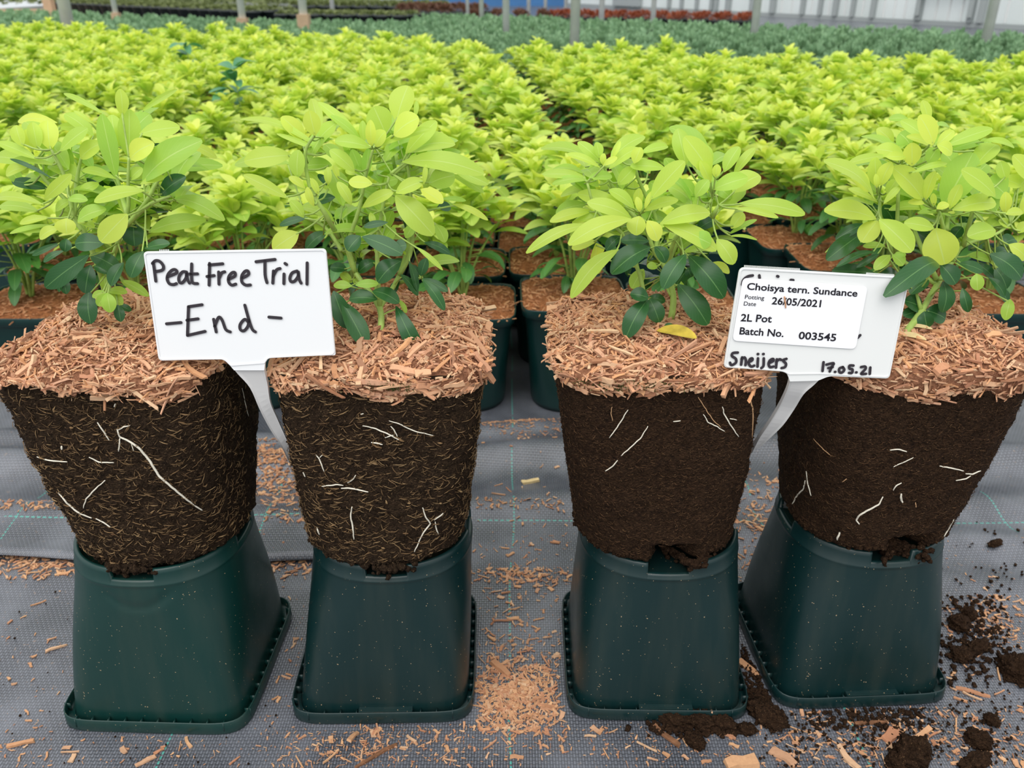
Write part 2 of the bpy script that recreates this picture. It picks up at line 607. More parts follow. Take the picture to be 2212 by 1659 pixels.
# ------------------------------------------------------------------ root balls and mulch
BALL_Z0, BALL_H = POT_H + .0002, .1495
BZ = [POT_H * .03, 0, 0, 0]
def ball_fn(i):
    t = TR[i]
    fx, fy = t['foot']; tx, ty = t['top']
    rot = t['rot']
    fine = i >= 2
    def f(th, u):
        """th from the front (-y) anticlockwise; u height 0..1"""
        a = lerp(.0588, (.0690, .0672, .0672, .0690)[i], u)
        nn = lerp(2.35, 5.5, sstep(0, 1, u) ** .8)
        rnd = 1 - .06 * (1 - sstep(0, .03, u)) ** 2
        x, y = sq(a * rnd, nn, th + rot * 0)
        c, s = math.cos(rot), math.sin(rot)
        x, y = x * c - y * s, x * s + y * c
        cx, cy = lerp(fx, tx, u), lerp(fy, ty, u)
        p = Vector((cx + x, cy + y, BALL_Z0 + BZ[i] + u * (BALL_H - BZ[i])))
        q = p * 60 + Vector((i * 9, 0, 0))
        d = .0016 * noise.noise(q) + .0010 * noise.noise(q * 3.1) + .0009 * noise.noise(q * 7)
        d *= (.8 if fine else 1.15)
        # hollow over the front notch
        fa = ((th + math.pi / 2 + math.pi) % (2 * math.pi)) - math.pi
        if i in (2, 3):
            hol = math.exp(-((fa - (.10 if i == 2 else .16)) / .23) ** 4) * (1 - sstep(.06, .115, u + .02 * noise.noise(Vector((th * 9, 3.3, i)))))
            d -= .028 * hol
        # lower edge crumbles
        d -= .004 * (1 - sstep(0, .05, u)) * max(0, noise.noise(Vector((th * 4, i * 5, .5))) + .25)
        n = Vector((x, y, 0)).normalized()
        return p + n * d
    return f

def hang_fn(i):
    """how far down (in u) the mulch reaches round the ball"""
    def h(th):
        w = noise.noise(Vector((th * 3.0, i * 7.7, 1.5))) * .07 + noise.noise(Vector((th * 11, i * 3.3, 2.5))) * .035
        fa = ((th + math.pi / 2 + math.pi) % (2 * math.pi)) - math.pi
        k = max(-1, min(1, fa / .7))
        b = (.95 - .045 * k, .925 - .02 * k, .942, .845 + .055 * abs(k + .1))[i]
        if i == 0: b = lerp(b, 1.0, sstep(.75, .95, fa))
        return min(.995, b + w * .8)
    return h

def make_ball(i, root, off):
    f = ball_fn(i)
    NA, NU = 200, 96
    mb = MB()
    vs = []; fs = []
    for j in range(NU + 1):
        u = j / NU
        for k in range(NA):
            vs.append(f(2 * math.pi * k / NA, u))
    for j in range(NU):
        for k in range(NA):
            a = j * NA + k; b = j * NA + (k + 1) % NA
            fs.append((a, b, b + NA, a + NA))
    fs.append(tuple(range(NA - 1, -1, -1)))
    fs.append(tuple(NU * NA + k for k in range(NA)))
    mb.add(vs, fs)
    bvh = BVHTree.FromPolygons([tuple(v) for v in vs], fs[:-2])
    soil = M['soil_a'] if i < 2 else M['soil_b']
    ball = mb.obj('root_ball', soil, root, off=off)
    # fibres pressed into the side
    rnd = random.Random(40 + i)
    fb = MB()
    nf = 2400 if i < 2 else 1500
    for _ in range(nf):
        th = rnd.uniform(-math.pi, 0) if rnd.random() < .92 else rnd.uniform(0, math.pi)
        u = rnd.uniform(.02, .95)
        p = f(th, u)
        e1 = (f(th + .02, u) - f(th - .02, u)).normalized()
        e2 = (f(th, min(1, u + .01)) - f(th, u - .01)).normalized()
        nrm = e1.cross(e2); nrm.normalize()
        a = rnd.gauss(0, .55) if rnd.random() < .75 else rnd.uniform(0, math.pi)
        d = e1 * math.cos(a) + e2 * math.sin(a)
        L = rnd.uniform(.0015, .0075 if i < 2 else .0045) * (1.5 if rnd.random() < .08 else 1)
        w = rnd.uniform(.00014, .00042 if i < 2 else .00026)
        if i < 2 and rnd.random() < .05: w *= 2.6
        s = d.cross(nrm)
        c = rnd.uniform(-.09, .09) * L
        h = .0007
        q = [p - d * L * .5 + nrm * h * .3, p + s * c * .4 + nrm * h * rnd.uniform(.8, 2), p + d * L * .5 + nrm * h * .3]
        pts = []
        for m_, (pp, ww) in enumerate(zip(q, (.4, 1, .3))):
            pts += [pp - s * w * ww, pp + s * w * ww, pp + nrm * w * .8]
        fb.add(pts, [(0, 1, 4, 3), (1, 2, 5, 4), (2, 0, 3, 5), (3, 4, 7, 6), (4, 5, 8, 7), (5, 3, 6, 8)])
    o = fb.obj('fibre', M['fib_a'] if i < 2 else M['fib_b'], ball, off=off)
    props(o, kind='stuff')
    # grains and crumbs
    cb = MB()
    for _ in range(1500):
        th = rnd.uniform(-math.pi, 0); u = rnd.uniform(.01, .95)
        blob(cb, f(th, u), rnd.uniform(.0004, .0010), rnd)
    for _ in range(260):
        th = rnd.uniform(-math.pi, 0); u = rnd.uniform(0, .05)
        p = f(th, u) - Vector((0, 0, rnd.uniform(0, .0005)))
        blob(cb, p, rnd.uniform(.0006, .0022), rnd)
    if i in (0, 3, 2, 1):
        ang = {0: -1.72, 1: -1.45, 2: -1.22, 3: -1.36}[i]
        for _ in range({0: 130, 1: 90, 2: 120, 3: 210}[i]):
            th = ang + rnd.gauss(0, .13)
            p = f(th, .01)
            if i >= 2: p = p + Vector((0, -.014 if i == 3 else -.010, 0)) * math.exp(-((th + math.pi / 2 - .13) / .3) ** 4)
            p += Vector((rnd.gauss(0, .001), -abs(rnd.gauss(.001, .0018)), -abs(rnd.gauss(0, .006 if i == 3 else .003))))
            p.z = max(p.z, POT_H - .0095 if i != 3 else POT_H - .014)
            blob(cb, p, rnd.uniform(.0012, .003), rnd)
    props(cb.obj('soil_crumbs', soil, ball, off=off), kind='stuff')
    return ball, bvh, f

def blob(mb, p, r, rnd):
    vs = []
    sx, sy, ca, sa = rnd.uniform(.6, 1.5), rnd.uniform(.6, 1.3), rnd.uniform(-1, 1), 0
    sa = math.sqrt(1 - ca * ca)
    for z, rr in ((-1, .0), (-.5, .86), (.45, .9), (1, 0)):
        if rr == 0: vs.append(p + Vector((0, 0, z * r * rnd.uniform(.7, 1.1))))
        else:
            for k in range(5):
                a = 2 * math.pi * (k + rnd.uniform(-.2, .2)) / 5
                q = r * rr * rnd.uniform(.7, 1.25)
                X_, Y_ = math.cos(a) * q * sx, math.sin(a) * q * sy
                vs.append(p + Vector((X_ * ca - Y_ * sa, X_ * sa + Y_ * ca, z * r * rnd.uniform(.5, 1.1))))
    fs = []
    for k in range(5):
        k2 = (k + 1) % 5
        fs += [(0, 1 + k2, 1 + k), (1 + k, 1 + k2, 6 + k2, 6 + k), (6 + k, 6 + k2, 11)]
    mb.add(vs, fs)

def make_mulch(i, root, off, f):
    hang = hang_fn(i)
    rnd = random.Random(90 + i)
    top = Vector((*TR[i]['top'], 0))
    ZT = BALL_Z0 + BALL_H
    def cap(th, s):
        """s 0 centre .. 1 edge .. 2 lower hem"""
        if s <= 1:
            e = f(th, 1.0)
            c = Vector((top.x, top.y, ZT))
            q = c.lerp(Vector((e.x, e.y, ZT)), s * 1.005)
            hgt = .0145 * (1 - s ** 3.2) + .0035 * noise.noise(Vector((q.x * 45, q.y * 45, i))) + .002 * noise.noise(Vector((q.x * 120, q.y * 120, i)))
            q.z += hgt
            return q
        u = lerp(1.0, hang(th), s - 1)
        e = f(th, u)
        n = Vector((e.x - top.x, e.y - top.y, 0)).normalized()
        return e + n * .0022 * math.sin(math.pi * min(1, (s - 1) * .9 + .1)) + Vector((0, 0, 0))
    mb = MB()
    NA = 96
    ss = [0.02, .12, .25, .38, .5, .62, .72, .82, .9, .96, 1.0, 1.15, 1.4, 1.7, 2.0]
    vs = [cap(2 * math.pi * k / NA, s) for s in ss for k in range(NA)]
    fs = [(j * NA + k, (j + 1) * NA + k, (j + 1) * NA + (k + 1) % NA, j * NA + (k + 1) % NA) for j in range(len(ss) - 1) for k in range(NA)]
    fs.append(tuple(range(NA)))
    mb.add(vs, fs)
    def nrm(th, s):
        a = cap(th + .03, s) - cap(th - .03, s)
        b = cap(th, s + .02) - cap(th, max(.01, s - .02))
        n = b.cross(a)
        if n.length < 1e-12: return Vector((0, 0, 1))
        n.normalize()
        if s <= 1 and n.z < 0: n = -n
        return n
    m = mb.obj('mulch', M['mulch'], root, off=off)
    cb = MB()
    for _ in range(5200):
        th = rnd.uniform(0, 2 * math.pi)
        s = math.sqrt(rnd.random()) if rnd.random() < .74 else rnd.uniform(.97, 2.02)
        if s > 1 and not (-math.pi < ((th + math.pi) % (2 * math.pi)) - math.pi < .25): s = math.sqrt(rnd.random())
        n = nrm(th, s)
        if s > 1:
            e = cap(th, s); n = Vector((e.x - top.x, e.y - top.y, .004)).normalized()
        p = cap(th, s) + n * rnd.uniform(-.0002, .0016)
        q_ = rnd.random()
        sc_ = rnd.uniform(1.25, 1.8) if q_ < .03 else rnd.uniform(.55, 1.05) if q_ < .55 else rnd.uniform(.25, .5)
        put_chip(cb, p + n * (.0012 if q_ < .03 else 0), n, rnd, sc_, (.18 if q_ < .03 else .34) if s < 1 else .30)
    o = cb.obj('wood_chips', M['chip'], m, smooth=False, off=off)
    props(o, kind='stuff')
    # moss fringe along the hem
    ms = MB()
    for _ in range(150):
        th = {0: -1.62, 1: -1.45, 2: -1.9, 3: -1.2}[i] + rnd.gauss(0, .10 if i < 2 else .22)
        p = cap(th, rnd.uniform(1.15, 1.75))
        n = Vector((p.x - top.x, p.y - top.y, 0)).normalized()
        d = (n + Vector((rnd.gauss(0, .8), rnd.gauss(0, .4), rnd.gauss(.2, .7)))).normalized()
        ms.tube([p, p + d * rnd.uniform(.002, .005)], [.0004, .0001], 3)
    if i in (1, 2):
        o = ms.obj('moss', M['moss'], m, off=off)
        props(o, 'small olive moss tufts', kind='stuff')
    return m, cap

# ------------------------------------------------------------------ leaves
def leaf(mb, B, T, w, nrm, tone, bend=.12, fold=.18, seg=8, curl=0.0, shape=1.15):
    """a smooth obovate blade from B to T, widest past the middle"""
    d = T - B
    L = d.length
    if L < 1e-5: return
    d = d / L
    n = nrm - d * nrm.dot(d)
    if n.length < 1e-5: n = d.orthogonal()
    n.normalize()
    s = d.cross(n)
    vs = []; uvs = []
    cols = (-1, -.6, 0, .6, 1)
    for j in range(seg + 1):
        t = 1 - (1 - j / seg) ** 1.25
        tt = .04 + .96 * t
        pw = math.sin(math.pi * min(1, tt ** shape)) ** .52 if t < 1 else .16
        if t < .15: pw *= .35 + .65 * t / .15
        hw = w * .5 * pw
        c = B + d * (L * t) + n * (bend * L * math.sin(math.pi * t) + curl * L * t * t)
        for q in cols:
            vs.append(c + s * hw * q + n * (abs(q) ** 1.3 * hw * fold))
            uvs.append((.5 + q * .5, t))
    fs = []
    for j in range(seg):
        for k in range(4):
            a = j * 5 + k
            fs.append((a, a + 1, a + 6, a + 5))
    mb.add(vs, fs, max(.001, tone), uvs)

# leaves of the four trial shrubs: base x y, tip x y, width, tone (v yellow, y lime, g green, d old dark), depth
ZOOM = [(0, 180, 3.0714), (500, 180, 2.765), (1100, 240, 2.9621), (1700, 200, 2.963)]
STEMS = [
    [[(700, 1500), (690, 1350), (640, 1180), (560, 1000), (490, 880), (430, 620), (340, 440)], [(560, 1000), (480, 820), (300, 640), (230, 520)],
     [(690, 1350), (760, 1120), (845, 870), (850, 650), (855, 490)], [(845, 870), (780, 640), (740, 420)], [(845, 940), (960, 800), (1040, 660), (1100, 560)], [(490, 880), (510, 640), (545, 470)], [(880, 900), (1000, 800), (1130, 750)]],
    [[(885, 1510), (885, 1340), (740, 1130), (680, 960), (640, 860)], [(660, 1000), (560, 860), (440, 800)], [(740, 1130), (700, 960), (760, 760), (800, 560), (850, 380)], [(885, 1340), (1000, 1150), (1060, 900), (1010, 680), (960, 400), (1000, 300)],
     [(885, 1340), (870, 1000), (900, 760), (940, 560)], [(1000, 1150), (1080, 960), (1060, 560), (1040, 460)], [(640, 920), (560, 780), (470, 620), (440, 420), (490, 320)], [(960, 540), (1060, 470), (1120, 440)], [(1000, 1190), (1140, 1160)]],
    [[(1030, 1360), (1050, 1180), (990, 990), (930, 900), (870, 740), (830, 650)], [(1040, 1180), (1000, 1050), (1090, 800), (1180, 560), (1290, 450)], [(960, 1390), (880, 1240), (840, 1060), (790, 940), (720, 780), (560, 640), (500, 460)],
     [(930, 900), (950, 720), (820, 420), (820, 310)], [(1000, 1050), (1060, 820), (1190, 700), (1300, 560)], [(870, 740), (700, 560), (600, 340)], [(1300, 680), (1340, 600)]],
    [[(745, 1560), (860, 1400), (960, 1230), (1060, 1080), (1130, 980), (1330, 910), (1430, 840)], [(960, 1230), (720, 1060), (650, 960), (600, 800), (595, 640)], [(1060, 1080), (1000, 860), (970, 740)], [(960, 1200), (790, 800), (860, 560), (940, 340)],
     [(1130, 980), (1190, 760), (1240, 640)], [(700, 1020), (710, 700), (720, 460)], [(860, 1400), (830, 1290)], [(1020, 880), (1030, 740), (1010, 700)]],
]
LEAVES = [
"""855 490 860 178 132 y;790 420 735 208 112 y;865 500 1012 395 118 v f;810 215 800 38 76 y;700 210 400 40 36 y b;935 190 1168 38 36 y b;925 335 1180 278 98 y;880 330 990 200 110 g b;770 630 675 205 108 g;620 270 490 180 28 y;
945 655 1290 365 150 g f;930 668 1092 622 45 y f;1000 570 1470 520 88 g b;1200 390 1450 480 60 y b;770 635 538 565 55 y;960 712 608 755 84 y f;335 440 310 240 116 v;215 455 175 305 66 v;250 440 215 258 80 y;150 420 105 278 76 y;400 450 582 298 76 y;535 500 660 392 90 v;
380 262 108 240 62 v b;375 290 565 290 56 y b;250 505 -20 385 60 y;210 540 -40 480 90 y b;345 630 70 505 26 d;370 545 60 490 42 y;295 770 460 612 76 y f;290 805 -60 765 60 y;260 850 0 815 70 g b;320 700 85 650 70 d b;300 640 130 640 60 g b;
515 915 680 822 78 g f;440 895 440 995 116 v f;515 920 626 962 50 y f;330 890 130 930 46 y;392 960 252 1022 62 y f;350 940 60 992 30 g;300 985 110 975 40 g;845 868 665 1050 142 v f;985 988 1342 890 98 g;1140 770 1485 892 92 g;515 745 650 662 56 y;490 748 388 692 36 y;450 770 578 772 52 g f;370 848 455 772 48 y;
380 900 470 800 90 g b;600 720 690 640 60 d b;1065 745 1235 620 96 d;690 1062 492 1058 112 d f;590 1140 302 1355 124 d f;600 1140 788 1225 100 d f;600 1205 560 1390 106 d f;590 1380 602 1595 112 d f;950 1115 868 1288 102 d f;885 930 890 1075 135 d;960 1095 1122 1060 62 d f;400 1060 215 1142 38 d;440 1030 430 1116 68 d f;425 1110 280 1180 38 d;560 1180 455 1300 84 d;620 1210 725 1262 56 d;820 1190 730 1340 76 d f;660 665 500 665 50 d b;780 675 665 640 60 d b;
710 1390 732 1518 86 g f;705 1395 648 1478 60 g f;715 1395 812 1462 66 g f;700 1385 605 1410 46 g f;715 1380 838 1380 50 g f;705 1375 690 1278 56 g;780 1470 872 1512 44 d;780 1470 802 1580 64 d f;800 1310 980 1400 60 g;760 700 600 540 70 g b;1060 620 1200 470 90 g b;860 640 940 560 60 y;1000 520 1060 400 80 d b;650 480 560 380 80 g b;480 560 420 420 70 g b;1080 680 1200 560 70 g;900 800 1020 900 60 d b;700 1000 760 860 80 d b;420 1290 440 1395 60 d;1180 760 1300 800 60 d b;150 690 60 560 70 g b;180 560 30 600 60 y;460 1180 380 1380 50 d""",
"""985 225 1050 12 142 y;1095 210 1106 105 30 y b;970 310 1118 205 128 v f;920 300 850 140 152 y;835 375 830 222 62 v f;790 360 784 222 46 y;860 378 920 286 78 v f;830 385 618 338 78 y f;870 382 1192 262 50 y f;785 355 518 112 66 y;780 350 600 180 50 y;440 345 300 198 92 v;420 300 378 205 52 y b;500 312 465 163 100 v f;530 300 482 78 76 y b;520 335 622 238 78 y;560 410 40 168 44 y;580 425 270 300 32 y;350 480 0 450 84 g b;360 430 70 455 118 y;600 490 430 490 84 g;395 565 392 400 92 y f;735 525 588 398 84 y f;790 570 720 395 72 g;800 570 822 388 62 g;
342 688 72 548 72 y f;432 802 350 700 62 y f;442 628 342 560 46 v f;492 735 452 620 46 v f;520 665 480 568 42 y f;590 645 448 515 52 y;578 605 575 502 46 v f;640 575 610 488 36 v;716 725 640 588 64 y f;842 600 700 585 76 v f;740 545 680 515 42 y;782 742 972 648 72 y f;910 600 992 570 76 g;1040 420 1225 228 96 y;1060 412 1325 330 112 y;1030 465 1212 430 58 y;1020 470 1505 525 116 y f;1330 520 1535 602 74 y;1310 545 1505 640 52 g;982 655 1140 575 84 y f;980 668 1200 895 152 y f;1130 632 1262 718 78 v f;1148 605 1162 488 32 v f;1180 600 1328 540 128 g;1250 640 1312 640 42 g;1320 722 1532 802 40 y;1250 692 1402 690 32 g;1220 842 1275 952 72 g;
830 770 848 842 42 y f;402 892 245 990 120 v f;570 890 440 985 74 d;455 802 285 842 46 d;620 680 515 700 62 d b;770 912 692 998 98 d f;780 915 1022 1022 102 d f;935 830 790 852 44 d f;970 982 1045 965 78 d f;1012 1062 868 1180 122 d f;862 1062 755 1122 72 d;692 1112 590 1100 62 d;1150 950 1305 1015 52 d;1132 1150 1160 1048 64 d f;1130 1160 1080 1085 42 d;1142 1165 1292 1242 54 d f;1140 1170 1275 1348 68 d f;872 1290 702 1282 88 d f;842 1240 1002 1302 86 d f;982 1330 1128 1635 104 d f;660 1300 805 1575 122 d f;610 1240 690 1460 112 d f;1010 1140 1120 1255 52 d;1000 1180 958 1255 52 d;740 1205 872 1190 54 g f;720 1212 608 1200 54 g f;720 1190 650 1138 52 g;745 1200 735 1165 32 g;1100 975 1262 1105 32 y f;1040 925 1080 850 62 g;1000 740 1060 900 52 d b;1000 1292 1045 1372 32 g;
650 860 600 760 50 d b;780 850 700 760 60 g b;860 1000 900 900 70 d b;720 980 640 900 60 d b;920 880 960 760 70 g b;880 680 760 620 80 g b;960 580 880 470 90 g b;650 470 560 360 80 g b;1100 620 1040 500 80 g b;1180 480 1240 380 90 g b;700 420 640 320 70 y b;1100 420 1180 340 80 g;1090 880 1180 800 60 d b;840 760 900 700 50 d b;1230 740 1310 740 60 d b;570 610 520 540 40 d;760 1060 700 980 60 d b;950 1120 1040 1060 70 d b;780 1180 690 1260 60 d b;1060 1060 1110 1240 44 d""",
"""780 685 503 580 98 y f;782 690 378 855 118 y f;742 610 438 530 98 y;832 672 808 790 122 v f;800 625 650 495 72 y;825 620 830 495 62 v;800 600 790 440 82 y b;836 645 820 552 46 v f;868 625 918 508 38 v f;860 642 1078 556 66 y f;905 565 1116 318 122 y f;790 650 408 692 52 y;965 722 1284 635 116 y f;988 728 1338 872 112 y f;885 700 955 826 100 v f;1130 345 1078 112 114 y;1290 405 1130 165 136 y f;1270 380 1235 210 90 y;1288 460 1222 318 66 v f;1318 425 1332 340 56 v f;1375 390 1465 222 88 y;1435 415 1570 230 62 y;1305 500 1528 420 108 g f;1430 520 1600 400 132 y;1350 625 1498 480 136 g;1192 548 1275 440 84 g f;1185 545 1108 438 74 g;1470 590 1900 648 96 y f;1440 620 1720 684 44 y f;1420 752 1500 648 82 y;
840 272 1018 205 56 y;590 335 443 193 72 y;600 345 605 270 42 v;575 300 560 198 60 y;660 305 710 192 36 y;640 372 828 215 76 y;582 362 372 263 46 y;600 350 690 293 42 v;800 335 842 232 76 v;1002 368 778 345 72 y;490 425 213 400 62 y;500 442 278 452 52 g;510 425 662 410 62 g;695 470 800 362 92 y;570 485 500 425 60 y;500 595 300 655 82 g b;530 640 262 690 72 y;520 725 108 905 74 y f;540 500 325 535 54 y b;700 885 385 1168 108 y f;560 832 398 875 66 y b;555 845 542 932 84 v b;620 930 556 1032 70 y b;
1170 800 1290 850 120 g f;1328 820 1442 975 112 y f;1335 870 1420 972 52 g;1290 972 1412 1032 56 v f;1400 792 1588 678 36 g;1400 802 1592 810 22 y;895 832 712 830 74 d f;902 870 652 1032 142 d f;712 800 618 885 72 d;930 868 1005 965 84 d f;1128 918 985 1135 124 d f;1148 925 1372 1195 162 d f;888 1205 745 1450 132 d f;900 1200 962 1352 116 d f;892 1195 778 1165 92 d f;892 1190 1000 1215 62 d;1080 1108 1268 1368 154 d f;980 1412 1060 1380 72 d f;1068 1385 1195 1512 82 d f;1082 1380 1255 1482 72 d f;860 1010 785 1135 92 g;1140 1000 1165 1062 62 d;1060 800 1180 880 80 d b;760 500 640 400 90 g b;1000 560 900 450 90 g b;1120 640 1000 520 90 g b;1200 760 1320 690 80 d b;850 780 700 720 80 d b;620 620 460 520 90 g b;1260 640 1180 520 80 g;1000 800 900 900 80 d b;1010 940 1080 1040 70 d b;760 1060 740 940 60 d b;950 1000 880 990 50 g;1340 560 1480 500 90 g b;700 660 560 560 80 g b;1060 430 1000 300 80 g b;1180 360 1100 260 80 g b;900 400 840 300 70 y b;700 330 780 240 60 g b;1100 1090 1130 1230 60 g;1280 900 1200 1000 60 d b;520 560 420 480 60 g b;1420 560 1330 480 80 g""",
"""560 682 256 423 92 y f;522 635 410 492 78 v f;580 605 565 412 86 y;600 595 665 446 82 v f;640 565 735 436 82 y b;575 610 568 520 32 v f;618 712 725 595 42 y f;640 650 700 560 70 y;580 702 408 605 46 y;572 810 265 728 110 y f;580 820 478 955 122 v f;590 812 800 1018 136 y f;868 682 685 475 120 v f;888 688 942 505 66 v f;880 712 785 695 38 v f;942 725 935 648 36 v f;958 745 1035 712 48 v f;940 868 755 830 80 y f;950 868 1010 1098 196 v f;1058 752 1352 685 104 y f;1040 745 1110 588 68 v f;1000 725 1195 385 188 g;1030 768 1075 765 26 v f;1200 478 1340 325 112 y;1240 660 1110 578 92 g;1335 665 1140 488 92 y f;1400 655 1280 560 132 g;1335 880 1160 915 106 y f;
905 200 872 48 56 y b;935 335 870 145 98 v f;895 300 738 172 72 y;780 172 652 165 42 g b;680 330 580 228 74 y b;790 340 720 260 118 g b;750 402 578 350 86 y;760 415 640 410 52 y f;800 470 800 322 100 v f;962 335 1070 238 64 v;1000 345 1315 230 76 y;1042 372 1240 308 62 g;1240 312 1468 335 36 y;930 350 778 272 44 v f;900 450 962 356 82 g f;960 335 1065 382 72 v f;640 405 396 448 52 y;800 515 1030 438 38 y f;1395 770 1400 638 62 v f;1400 780 1512 756 52 v f;1440 865 1352 818 46 y;1400 560 1366 440 70 y;1500 600 1390 550 72 y;1560 560 1470 400 80 y;1450 640 1560 520 90 y;1500 780 1580 640 70 v;1420 972 1545 1062 82 v f;1290 1080 1430 1145 50 y;
500 842 318 925 66 d;482 900 252 1072 114 d;565 1020 318 1112 44 d;592 1030 448 1115 40 d;560 1155 288 1142 92 d;962 1088 660 1265 124 d ff;985 1100 1080 1225 104 d f;1000 1208 1012 1405 90 d f;1100 1092 1262 1140 62 d f;1300 1032 1502 1188 114 d f;1310 1042 1425 1008 64 d;1210 1092 1325 1182 54 d;1290 1182 1398 1302 52 d f;1330 1120 1412 1255 84 d;1215 1158 1220 1265 74 g f;1122 1250 1162 1405 62 d f;905 1198 790 1292 84 d f;660 1040 558 1135 68 g f;672 1040 745 1105 68 g f;745 1020 720 1058 58 g f;630 982 488 980 42 g;690 940 670 1012 62 d b;868 1395 745 1425 74 d f;868 1390 755 1330 92 d f;880 1400 897 1505 94 d f;890 1394 1025 1440 112 d f;600 742 440 718 54 d b;1430 1322 1398 1452 68 g f;1150 1042 1305 1062 54 g;
760 700 820 560 80 g b;900 560 840 440 90 g b;1080 480 1000 380 90 g b;700 860 620 720 80 d b;850 900 760 960 70 d b;1100 860 1200 780 70 d b;1240 820 1160 700 80 g b;1340 760 1280 640 80 g;920 1010 840 940 80 d b;1160 1010 1240 960 70 d b;1180 560 1280 460 90 g b;1060 940 1120 860 70 d;740 560 700 460 60 g b;820 760 900 700 60 g b;1360 980 1460 940 80 d b;1220 380 1300 300 70 g b;690 420 620 350 60 y b;1480 900 1560 820 70 y;1420 1040 1500 1100 70 d;1040 1180 1140 1240 60 d b;800 1120 700 1090 60 d b;1350 1250 1420 1340 50 d""",
]

def shrub_leaves(i, root, off):
    zx, zy, zs = ZOOM[i]
    Y0 = TR[i]['top'][1]
    rnd = random.Random(300 + i)
    young, old, stem = MB(), MB(), MB()
    pts = []
    base = PZ(zx + STEMS[i][0][0][0] / zs, zy + STEMS[i][0][0][1] / zs, BALL_Z0 + BALL_H + .012)
    Yb = base.y
    top = max(p[1] for st in STEMS[i] for p in st); lo = min(p[1] for st in STEMS[i] for p in st)
    seen = {}
    for si, st in enumerate(STEMS[i]):
        off_y = [0, .012, -.006, .018, -.012, .01, -.016, .006, .0][si % 9]
        path = []
        for j, (x, y) in enumerate(st):
            if (x, y) in seen: Yp = seen[(x, y)]
            else:
                h = (top - y) / (top - lo)
                Yp = lerp(Yb, Y0, min(1, h * 3)) + off_y * min(1, h * 2)
                near = None
                if j == 0 and si > 0:
                    near = min(pts, key=lambda q: (q[1] - x) ** 2 + (q[2] - y) ** 2)
                    Yp = near[3]
                seen[(x, y)] = Yp
            path.append((x, y, Yp))
        sm = smooth_path([PY(zx + x / zs, zy + y / zs, Yp) for x, y, Yp in path], 4)
        if si == 0: sm[0] = sm[0] - Vector((0, 0, .012))
        r0 = .0024 if si == 0 else .0017
        n = len(sm)
        stem.tube(sm, [lerp(r0, .0008, k / (n - 1)) for k in range(n)], 8)
        for k, (x, y, Yp) in enumerate(path):
            pts.append((PY(zx + x / zs, zy + y / zs, Yp), x, y, Yp))
        for q in sm: pts.append((q, -9999, -9999, q.y))
    for row in LEAVES[i].replace('\n', '').split(';'):
        a = row.split()
        if len(a) < 6: continue
        bx, by, tx, ty, w = map(float, a[:5])
        tone = a[5]
        dep = a[6] if len(a) > 6 else ''
        dy = {'': 0, 'f': -.026, 'ff': -.070, 'b': .030}[dep] + rnd.uniform(-.008, .008)
        L = math.hypot(tx - bx, ty - by)
        up = (by - ty) / L
        Lm = L / zs / F * .52
        if dep == 'ff': ty_off = -.3 * Lm
        elif up < 0: ty_off = (-.40 * (-up) - .1) * Lm
        else: ty_off = rnd.uniform(-.05, .35) * Lm * (1 if dep != 'f' else -.3)
        if dep == 'b': ty_off = abs(ty_off) + .2 * Lm
        ar = w / L
        Bp = PY(zx + bx / zs, zy + by / zs, Y0 + dy)
        if dep == 'ff':
            Bp = PY(zx + bx / zs, zy + by / zs, Y0 + dy + .03)
        Tp = PY(zx + tx / zs, zy + ty / zs, Y0 + dy + ty_off)
        tc_ = (CAM - (Bp + Tp) * .5).normalized()
        nn = tc_ * .8 + Vector((0, 0, .55)) + Vector((rnd.gauss(0, .22), rnd.gauss(0, .1), rnd.gauss(0, .15)))
        d = (Tp - Bp).normalized()
        no = (nn - d * nn.dot(d)).normalized()
        vc = (tc_ - d * tc_.dot(d)).normalized()
        comp = 1.0 / max(.62, abs(no.dot(vc)))
        wm = w / zs / F * (Bp - CAM).length * .96 * comp
        t_ = {'v': rnd.uniform(.75, 1.0), 'y': rnd.uniform(.35, .7), 'g': rnd.uniform(.02, .25), 'd': rnd.uniform(0, .5)}[tone]
        bend = rnd.uniform(.03, .13) if up > -.3 else rnd.uniform(.06, .16)
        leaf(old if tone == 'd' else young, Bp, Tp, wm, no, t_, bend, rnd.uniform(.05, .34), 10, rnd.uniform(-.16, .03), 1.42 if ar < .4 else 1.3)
        # petiole
        q = min(pts, key=lambda q: (q[0] - Bp).length)
        ds = (q[0] - Bp).length
        if .001 < ds < .05:
            mid = Bp.lerp(q[0], .5) - Vector((0, 0, .05 * ds))
            stem.tube(smooth_path([Bp + d * .002, mid, q[0]], 3), .0006 if tone != 'd' else .0005, 5)
    nodes = [q for q in pts if q[1] > -9000 and q[2] < top - .3 * (top - lo)]
    for _ in range(64):
        q = nodes[rnd.randrange(len(nodes))]
        hq = (top - q[2]) / (top - lo)
        a = rnd.uniform(0, 6.28); e_ = rnd.uniform(-.3, .8)
        d = Vector((math.cos(a) * math.cos(e_), abs(math.sin(a)) * math.cos(e_) + .15, math.sin(e_))).normalized()
        B = q[0] + Vector((rnd.gauss(0, .006), rnd.uniform(.004, .022), rnd.gauss(0, .008)))
        L = rnd.uniform(.018, .034)
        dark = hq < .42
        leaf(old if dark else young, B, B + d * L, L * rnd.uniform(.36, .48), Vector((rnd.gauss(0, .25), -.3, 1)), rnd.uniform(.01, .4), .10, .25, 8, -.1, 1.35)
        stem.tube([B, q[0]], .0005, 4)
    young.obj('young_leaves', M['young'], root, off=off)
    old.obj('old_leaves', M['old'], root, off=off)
    stem.obj('stem', M['stem'], root, off=off)

